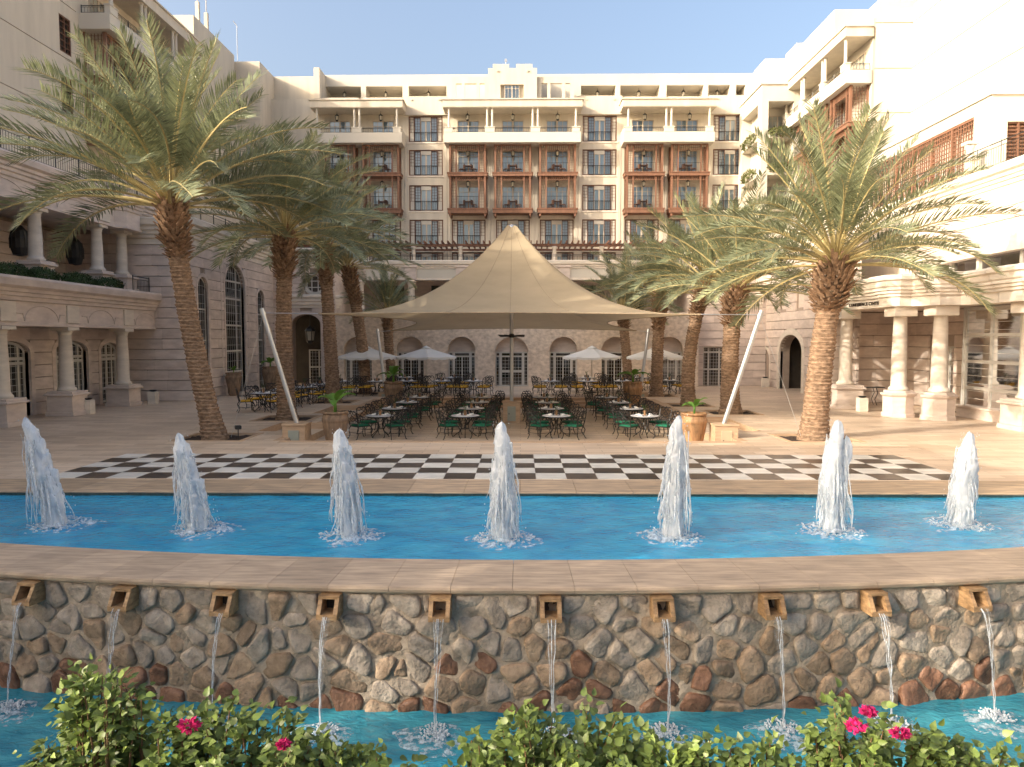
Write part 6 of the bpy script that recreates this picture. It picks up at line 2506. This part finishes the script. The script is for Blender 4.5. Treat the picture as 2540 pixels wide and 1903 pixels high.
fl = thing("garden_spotlight", "small black spotlight in the soil beside the leaning palm", "spotlight", (-9.35, 24.1, 0))
part("stake", MB().tube([(0, 0, -.05), (0, 0, .30)], .016, 6), 'iron', fl, loc=(-9.35, 24.1, 0))
part("lamp_head", MB().cbox(-.10, .10, -.07, .09, .30, .43, .02), 'iron', fl, loc=(-9.35, 24.1, 0), rot=.5)

# ------------------------------------------------------------------ fountain jets
def fountain(k, label, x, y, h, lean):
    rnd = random.Random(40 + k)
    z0 = -0.10
    t = thing("fountain_jet", label, "fountain", (x, y, z0), 0, "white fountain jets in the blue pool")
    H = h - z0
    def axis(f):
        return Vector((x + lean * f ** 1.3, y, z0 + H * f))
    # core: ragged white columns of broken water climbing side by side
    sd = k * 7.3
    mb = MB()
    cols = [(0, 0, 1.0, 1.0)] + [(rnd.uniform(-.10, .10), rnd.uniform(-.08, .08), rnd.uniform(.55, .93), rnd.uniform(.55, .8)) for q in range(4)]
    if k == 5:
        cols[1] = (.17, .0, .86, .62)
    for ci, (ox, oy, top, wdt) in enumerate(cols):
        NZ, NA_ = 70, 22
        rows = []
        s2 = sd + ci * 3.7
        for i in range(NZ + 1):
            f = i / NZ
            g = f * top
            p = axis(g)
            wob = .05 * noise.noise((s2, 1.7, g * 3.2)) * (1 if ci else .6)
            base = (0.118 + .05 * math.sin(min(1, g * 1.25) * PI * .9) + .03 * max(0, .22 - g) * 4) * wdt
            head = math.sqrt(max(0.0, 1 - ((f - .70) / .30) ** 2)) if f > .70 else 1.0
            row = []
            for j in range(NA_ + 1):
                a = 2 * PI * (j % NA_) / NA_
                ca, sa = math.cos(a), math.sin(a)
                n1 = noise.noise((ca * 1.3 + s2, sa * 1.3, g * 5.5))
                n2 = noise.noise((ca * 3.5 + s2, sa * 3.5, g * 13))
                n3 = noise.noise((ca * 8 + s2, sa * 8, g * 30))
                r = max(.004, base * (1 + .46 * n1 + .26 * n2 + .10 * n3) * head)
                row.append((p.x + ox * min(1, .35 + g) + wob + r * ca, p.y + oy + r * sa, p.z + (.07 * n2 + .03 * n3) * min(1, f * 2)))
            rows.append(row)
        mb.grid(rows)
    core = world_part("water_core", mb, 'jet', t, True)
    core["kind"] = "stuff"
    # torn scraps thrown off the column
    mb = MB()
    for q in range(70):
        f = rnd.uniform(.25, .84)
        a = rnd.uniform(0, 2 * PI)
        c = axis(f) + Vector((math.cos(a), math.sin(a), 0)) * rnd.uniform(.07, .16)
        dr = Vector((math.cos(a) * rnd.uniform(.2, .9), math.sin(a) * .5, rnd.uniform(-1, .3))).normalized() * rnd.uniform(.03, .10)
        w_ = rnd.uniform(.004, .014)
        mb.tube([tuple(c - dr * .4), tuple(c + dr * .2 + Vector((.01, 0, .012))), tuple(c + dr)], [w_ * .5, w_, .002], 5)
    world_part("torn_spray", mb, 'jet', t, True)["kind"] = "stuff"
    # falling ropes of water round the core
    mb = MB()
    for q in range(130):
        a = rnd.uniform(0, 2 * PI)
        f0 = rnd.uniform(.15, .88)
        f1 = f0 * rnd.uniform(0.0, .75)
        r0_ = rnd.uniform(.08, .17)
        sp = rnd.uniform(.05, .22)
        w_ = rnd.uniform(.004, .017)
        pts, rs = [], []
        K = 9
        for i in range(K + 1):
            g = i / K
            f = f0 + (f1 - f0) * g
            c = axis(f0) .lerp(axis(f), .55)
            r = r0_ + sp * (1 - f) ** .8 * min(1, (f0 - f) * 2.5 + .1)
            wob = .016 * math.sin(g * 9 + q)
            pts.append((c.x + (r + wob) * math.cos(a), c.y + (r + wob) * math.sin(a), z0 + H * f + .01))
            rs.append(w_ * (.25 + math.sin(PI * min(1, .1 + g * .85)) ) * (1 + .5 * math.sin(g * 23 + q)))
        mb.tube(pts, rs, 4)
    world_part("falling_water", mb, 'veil', t, True)["kind"] = "stuff"
    # flying drops
    mb = MB()
    for q in range(170):
        a = rnd.uniform(0, 2 * PI)
        f = rnd.random() ** 1.6
        r = .12 + rnd.random() * .26 * (1.15 - f)
        c = axis(f)
        s_ = rnd.uniform(.003, .010)
        px, py, pz = c.x + r * math.cos(a), c.y + r * math.sin(a), c.z + .03
        i0 = len(mb.v)
        mb.v += [(px + s_, py, pz), (px - s_, py, pz), (px, py + s_, pz), (px, py - s_, pz), (px, py, pz + s_ * 2), (px, py, pz - s_ * 1.5)]
        mb.f += [(i0, i0 + 2, i0 + 4), (i0 + 2, i0 + 1, i0 + 4), (i0 + 1, i0 + 3, i0 + 4), (i0 + 3, i0, i0 + 4), (i0 + 2, i0, i0 + 5), (i0 + 1, i0 + 2, i0 + 5), (i0 + 3, i0 + 1, i0 + 5), (i0, i0 + 3, i0 + 5)]
    world_part("flying_drops", mb, 'jet', t, True)["kind"] = "stuff"
    # churned foam: splashing crowns and a lumpy apron
    mb = MB()
    rows = []
    for i in range(15):
        g = i / 14
        row = []
        for j in range(49):
            a = 2 * PI * (j % 48) / 48
            rr = (.03 + .64 * g * (1 + .35 * noise.noise((math.cos(a) * 1.3 + sd, math.sin(a) * 1.3, 2))))
            px, py = x - lean * .2 + rr * math.cos(a) * 1.1, y + rr * math.sin(a)
            zz = z0 + .008 + .12 * math.exp(-((g - .35) / .22) ** 2) * (.5 + .9 * abs(noise.noise((px * 9, py * 9, k)))) + .015 * noise.noise((px * 20, py * 20, k)) - .03 * g ** 6
            row.append((px, py, zz))
        rows.append(row)
    mb.grid(rows)
    world_part("splash_foam", mb, 'foam', t, True)
    mb = MB()
    for q in range(60):
        a = rnd.uniform(0, 2 * PI)
        r = rnd.uniform(.16, .50)
        c = Vector((x + r * math.cos(a), y + r * math.sin(a), z0))
        d = Vector((math.cos(a) * .8, math.sin(a) * .8, rnd.uniform(.3, 1.3))).normalized() * rnd.uniform(.03, .10)
        mb.tube([tuple(c), tuple(c + d * .6), tuple(c + d + Vector((0, 0, -.02)))], [.018, .015, .007], 5)
    world_part("splash_crown", mb, 'veil', t, True)["kind"] = "stuff"
    m_ = MB()
    m_.lathe([(.07, -.2), (.07, .02), (.045, .03), (.045, .05)], 0, 0, 12)
    part("nozzle", m_, 'iron', t, loc=(x, y, z0))
JN = ["far left white water jet in the blue pool, leaning left", "second jet from the left, before the leaning palm", "third jet from the left, before the left canopy tables",
      "central water jet, before the centre pole pedestal", "fifth jet from the left, the tallest, before the golden jar", "sixth jet from the left, splitting at its head", "far right water jet in the blue pool"]
for k, (x, y, h, le) in enumerate(jets):
    fountain(k, JN[k], x, y, h, le)

# streams from the spouts
for k, sx in enumerate(spout_x[1:11]):
    rnd = random.Random(90 + k)
    ang = math.asin((sx - CX) / RW)
    y0 = arc(RW, sx)
    t = thing("water_stream", "thin clear water stream falling from spout %s from the left" % ["one", "two", "three", "four", "five", "six", "seven", "eight", "nine", "ten"][k], "water stream", (sx, y0, ZL), 0, "streams falling from the stone spouts")
    rows = []
    out0 = .295
    v0 = rnd.uniform(.62, .95)
    hh = -0.125 - .25 - ZL
    K = 26
    ph = rnd.uniform(0, 6)
    dirv = Vector((math.sin(ang), -math.cos(ang), 0))
    sdv = Vector((math.cos(ang), math.sin(ang), 0))
    path = []
    for i in range(K + 1):
        g = i / K
        fall = hh * g
        tt = math.sqrt(2 * fall / 9.81)
        c = Vector((sx, y0, -.125 - .235 - fall)) + dirv * (out0 + v0 * tt * .75) + sdv * (.02 * math.sin(ph + g * 5) * g)
        wd = .055 * (1 - .82 * min(1, g * 1.6)) + .012 + .006 * math.sin(g * 20 + ph)
        path.append((c, wd))
        rows.append([tuple(c + sdv * wd * math.cos(PI * j / 8) - dirv * .018 * math.sin(PI * j / 8) + dirv * .012 * noise.noise((j * .8, g * 9, k))) for j in range(9)])
    mb = MB()
    mb.grid(rows)
    world_part("water_sheet", mb, 'stream', t, True)
    mb = MB()
    for q in range(5):
        o_ = rnd.uniform(-.9, .9)
        mb.tube([tuple(c + sdv * wd * o_ + dirv * .012 * math.sin(i * .9 + q)) for i, (c, wd) in enumerate(path)], [.0028 + .002 * math.sin(i * 1.1 + q * 2) for i in range(K + 1)], 4)
    world_part("bright_strand", mb, 'veil', t, True)["kind"] = "stuff"
    mb = MB()
    ex = path[-1][0]
    for q in range(90):
        a = rnd.uniform(0, 2 * PI)
        r = rnd.random() ** .7 * .22
        c = ex + Vector((r * math.cos(a), r * math.sin(a), .01))
        d = Vector((math.cos(a) * .6, math.sin(a) * .6, rnd.uniform(.3, 1.6))).normalized() * rnd.uniform(.015, .065) * (1.2 - r * 3)
        mb.tube([tuple(c), tuple(c + d * .6), tuple(c + d)], [.014, .012, .006], 5)
    world_part("splash", mb, 'veil', t, True)["kind"] = "stuff"
    rows = []
    for i in range(9):
        g = i / 8
        rows.append([(ex.x + (.02 + .50 * g * (1 + .4 * noise.noise((math.cos(a) * 1.4 + k * 5, math.sin(a) * 1.4, 1)))) * math.cos(a), ex.y - .1 * g + (.02 + .38 * g) * math.sin(a), ZL + .018 + .04 * math.exp(-(g / .35) ** 2) - .03 * g ** 6) for a in [2 * PI * (j % 30) / 30 for j in range(31)]])
    mb = MB()
    mb.grid(rows)
    world_part("foam_ring", mb, 'foam', t, True)

# ------------------------------------------------------------------ bougainvillea along the foot of the picture
def leaf_mesh(seed):
    rnd = random.Random(seed)
    L_, W_ = 1.0, 0.68
    c = rnd.uniform(.08, .2)
    out = [(0, 0), (.12, .26), (.32, .34), (.6, .24), (.85, .08), (1, 0)]
    mb = MB()
    for (x, y) in out:
        mb.v.append((x, y, c * abs(y) * 1.6 - .18 * x * x))
    for (x, y) in out[1:-1]:
        mb.v.append((x, -y, c * abs(y) * 1.6 - .18 * x * x))
    for x in (.32, .6):
        mb.v.append((x, 0, -.18 * x * x))
    # 0..5 upper side, 6..9 lower side, 10 and 11 on the midrib
    mb.f = [(0, 1, 2, 10), (10, 2, 3, 11), (11, 3, 4, 5), (0, 10, 7, 6), (10, 11, 8, 7), (11, 5, 9, 8)]
    mb.f = [f for f in mb.f]
    return mb
leafs = [leaf_mesh(s_) for s_ in range(4)]
leaf_me = [l_.mesh("leaf", M['leaf'], True) for l_ in leafs]
def leaf_rot(rnd, outward):
    d = (outward + Vector((rnd.uniform(-.8, .8), rnd.uniform(-.8, .8), rnd.uniform(-.9, .4)))).normalized()
    up = (Vector((rnd.uniform(-.7, .5), rnd.uniform(-1.0, .2), rnd.uniform(.35, 1)))).normalized()
    s_ = up.cross(d)
    if s_.length < .05:
        s_ = Vector((1, 0, 0))
    s_.normalize()
    up = d.cross(s_)
    return Matrix((d, s_, up)).transposed()
def bush(k, label, blobs, flowers, density=1.0):
    """blobs: (x, y, z, rx, rz) leafy clumps standing in the planter"""
    rnd = random.Random(200 + k)
    x0, y0 = blobs[0][0], blobs[0][1]
    t = thing("bougainvillea_bush", label, "bush", (x0, y0, .55), 0, "bougainvillea bushes before the lower pool")
    mass = MB()
    stems = MB()
    n_obj = 0
    spots = []
    for (bx, by, bz, rx, rz) in blobs:
        n = int(1150 * density * rx * rz / (.3 * .3) * 1.35)
        twigs = []
        for q in range(max(8, int(34 * rx * rz / .09))):
            d = Vector((rnd.gauss(0, 1), rnd.gauss(0, .8), rnd.gauss(.35, .8))).normalized()
            e = Vector((bx + d.x * rx * rnd.uniform(.75, 1.12), by + d.y * rx * .8, bz + d.z * rz * rnd.uniform(.75, 1.15)))
            s0 = Vector((bx + rnd.uniform(-.3, .3) * rx, by + rnd.uniform(-.2, .2) * rx, .52))
            m0 = s0.lerp(e, .55) + Vector((rnd.uniform(-.05, .05), rnd.uniform(-.05, .05), .05))
            stems.tube([tuple(s0), tuple(m0), tuple(e)], [.009, .006, .003], 4)
            twigs.append((m0, e, d))
        for q in range(n):
            m0, e, d = rnd.choice(twigs)
            f = rnd.random() ** .7
            p = m0.lerp(e, f * 1.08) + Vector((rnd.gauss(0, .034), rnd.gauss(0, .034), rnd.gauss(0, .03)))
            spots.append((p, d, rnd.uniform(.032, .064)))
    # those nearest the camera become leaves of their own, the rest one mass
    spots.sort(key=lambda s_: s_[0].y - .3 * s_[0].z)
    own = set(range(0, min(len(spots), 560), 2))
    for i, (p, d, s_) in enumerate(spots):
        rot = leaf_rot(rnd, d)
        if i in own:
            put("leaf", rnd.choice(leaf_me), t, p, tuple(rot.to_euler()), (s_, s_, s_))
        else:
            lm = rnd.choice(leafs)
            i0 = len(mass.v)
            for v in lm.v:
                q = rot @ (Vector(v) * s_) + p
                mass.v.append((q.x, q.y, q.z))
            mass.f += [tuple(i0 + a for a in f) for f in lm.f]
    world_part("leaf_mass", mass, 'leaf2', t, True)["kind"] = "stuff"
    world_part("branches", stems, 'twig', t)["kind"] = "stuff"
    for (fx, fy, fz, fr) in flowers:
        mb = MB()
        for q in range(85):
            d = Vector((rnd.gauss(0, 1), rnd.gauss(0, 1), rnd.gauss(.2, .8))).normalized()
            p = Vector((fx + d.x * fr * 1.25 * rnd.uniform(.4, 1), fy + d.y * fr * rnd.uniform(.4, 1), fz + d.z * fr * .75 * rnd.uniform(.4, 1)))
            a = (d + Vector((rnd.uniform(-.6, .6), rnd.uniform(-.6, .6), rnd.uniform(-.6, .6)))).normalized() * .017
            b_ = a.cross(Vector((rnd.uniform(-1, 1), rnd.uniform(-1, 1), rnd.uniform(-1, 1)))).normalized() * .010
            mb.poly([tuple(p - a * .6), tuple(p + b_), tuple(p + a), tuple(p - b_)])
        world_part("flower_cluster", mb, 'pink', t)
    return t
def bx(D):        # picture column (of 2212) at 3.75 m > world x
    return ((D * 1.1483) - 1291) / 1823 * 3.78
Yb = 3.72
bush(0, "tall bougainvillea bush far left, its top above the waterline", [(bx(190), Yb, 1.36, .21, .20), (bx(165), Yb, 1.12, .27, .20), (bx(120), Yb, .93, .24, .14), (bx(258), Yb - .05, 1.42, .10, .08)], [])
bush(1, "low bougainvillea clump between the tall left bush and first flower", [(bx(310), Yb, 1.00, .20, .22), (bx(355), Yb, 1.22, .11, .16)], [])
bush(2, "bougainvillea bush bearing two pink flowers left of centre", [(bx(460), Yb, 1.17, .20, .20), (bx(560), Yb, 1.13, .24, .20), (bx(650), Yb, 1.08, .20, .15), (bx(720), Yb, 1.02, .14, .14), (bx(520), Yb, .95, .4, .15)], [(bx(437), Yb - .22, 1.395, .045), (bx(633), Yb - .22, 1.30, .028)])
bush(3, "small sparse bougainvillea sprig left of the central gap", [(bx(838), Yb, 1.02, .13, .15)], [], .8)
bush(4, "low bougainvillea clump right of the central gap", [(bx(1030), Yb, 1.03, .17, .17)], [], .9)
bush(5, "broad bougainvillea bush at centre, below the seventh spout", [(bx(1140), Yb, 1.20, .16, .16), (bx(1280), Yb, 1.16, .22, .18), (bx(1200), Yb, 1.0, .34, .18), (bx(1365), Yb, 1.06, .14, .16)], [])
bush(6, "bougainvillea bush with one deep pink flower right of centre", [(bx(1460), Yb, 1.05, .20, .17), (bx(1540), Yb, 1.12, .13, .14)], [(bx(1393), Yb - .24, 1.145, .032)])
bush(7, "small dark bougainvillea clump between the two right bushes", [(bx(1655), Yb, 1.05, .15, .14)], [], .8)
bush(8, "bougainvillea bush crowned by three pink flower clusters on the right", [(bx(1850), Yb, 1.22, .20, .18), (bx(1800), Yb, 1.02, .28, .16), (bx(1950), Yb, 1.10, .20, .18)], [(bx(1817), Yb - .2, 1.40, .045), (bx(1863), Yb - .1, 1.42, .034), (bx(1908), Yb - .2, 1.365, .040)])
bush(10, "bougainvillea bush outside the frame on the left", [(-3.7, Yb, 1.1, .4, .3), (-4.6, Yb, 1.05, .4, .3)], [], .5)
bush(11, "bougainvillea bush outside the frame on the right", [(3.3, Yb, 1.1, .4, .3), (4.2, Yb, 1.05, .4, .3)], [], .5)
bush(9, "low bougainvillea bush in the far right corner", [(bx(2060), Yb, 1.02, .20, .17), (bx(2150), Yb, 1.00, .2, .16), (bx(2230), Yb, .92, .2, .14)], [])

# unseen palms added left of the frame to dapple the pool and its wall
palm("short date palm added outside the frame to shade the pool wall", (-13.5, 2.8, 0), (-13.5, 2.8, 2.4), (-13.4, 2.8, 4.5), .33, .28, .62, 44, 21, .45, 1.0, lowest=-5)
palm("tall date palm added outside the frame to dapple shade on the coping", (-14.6, 0.9, 0), (-14.6, 0.9, 5), (-14.4, 0.9, 8.4), .33, .28, 1.0, 50, 22, .5, 1.2, lowest=-10)
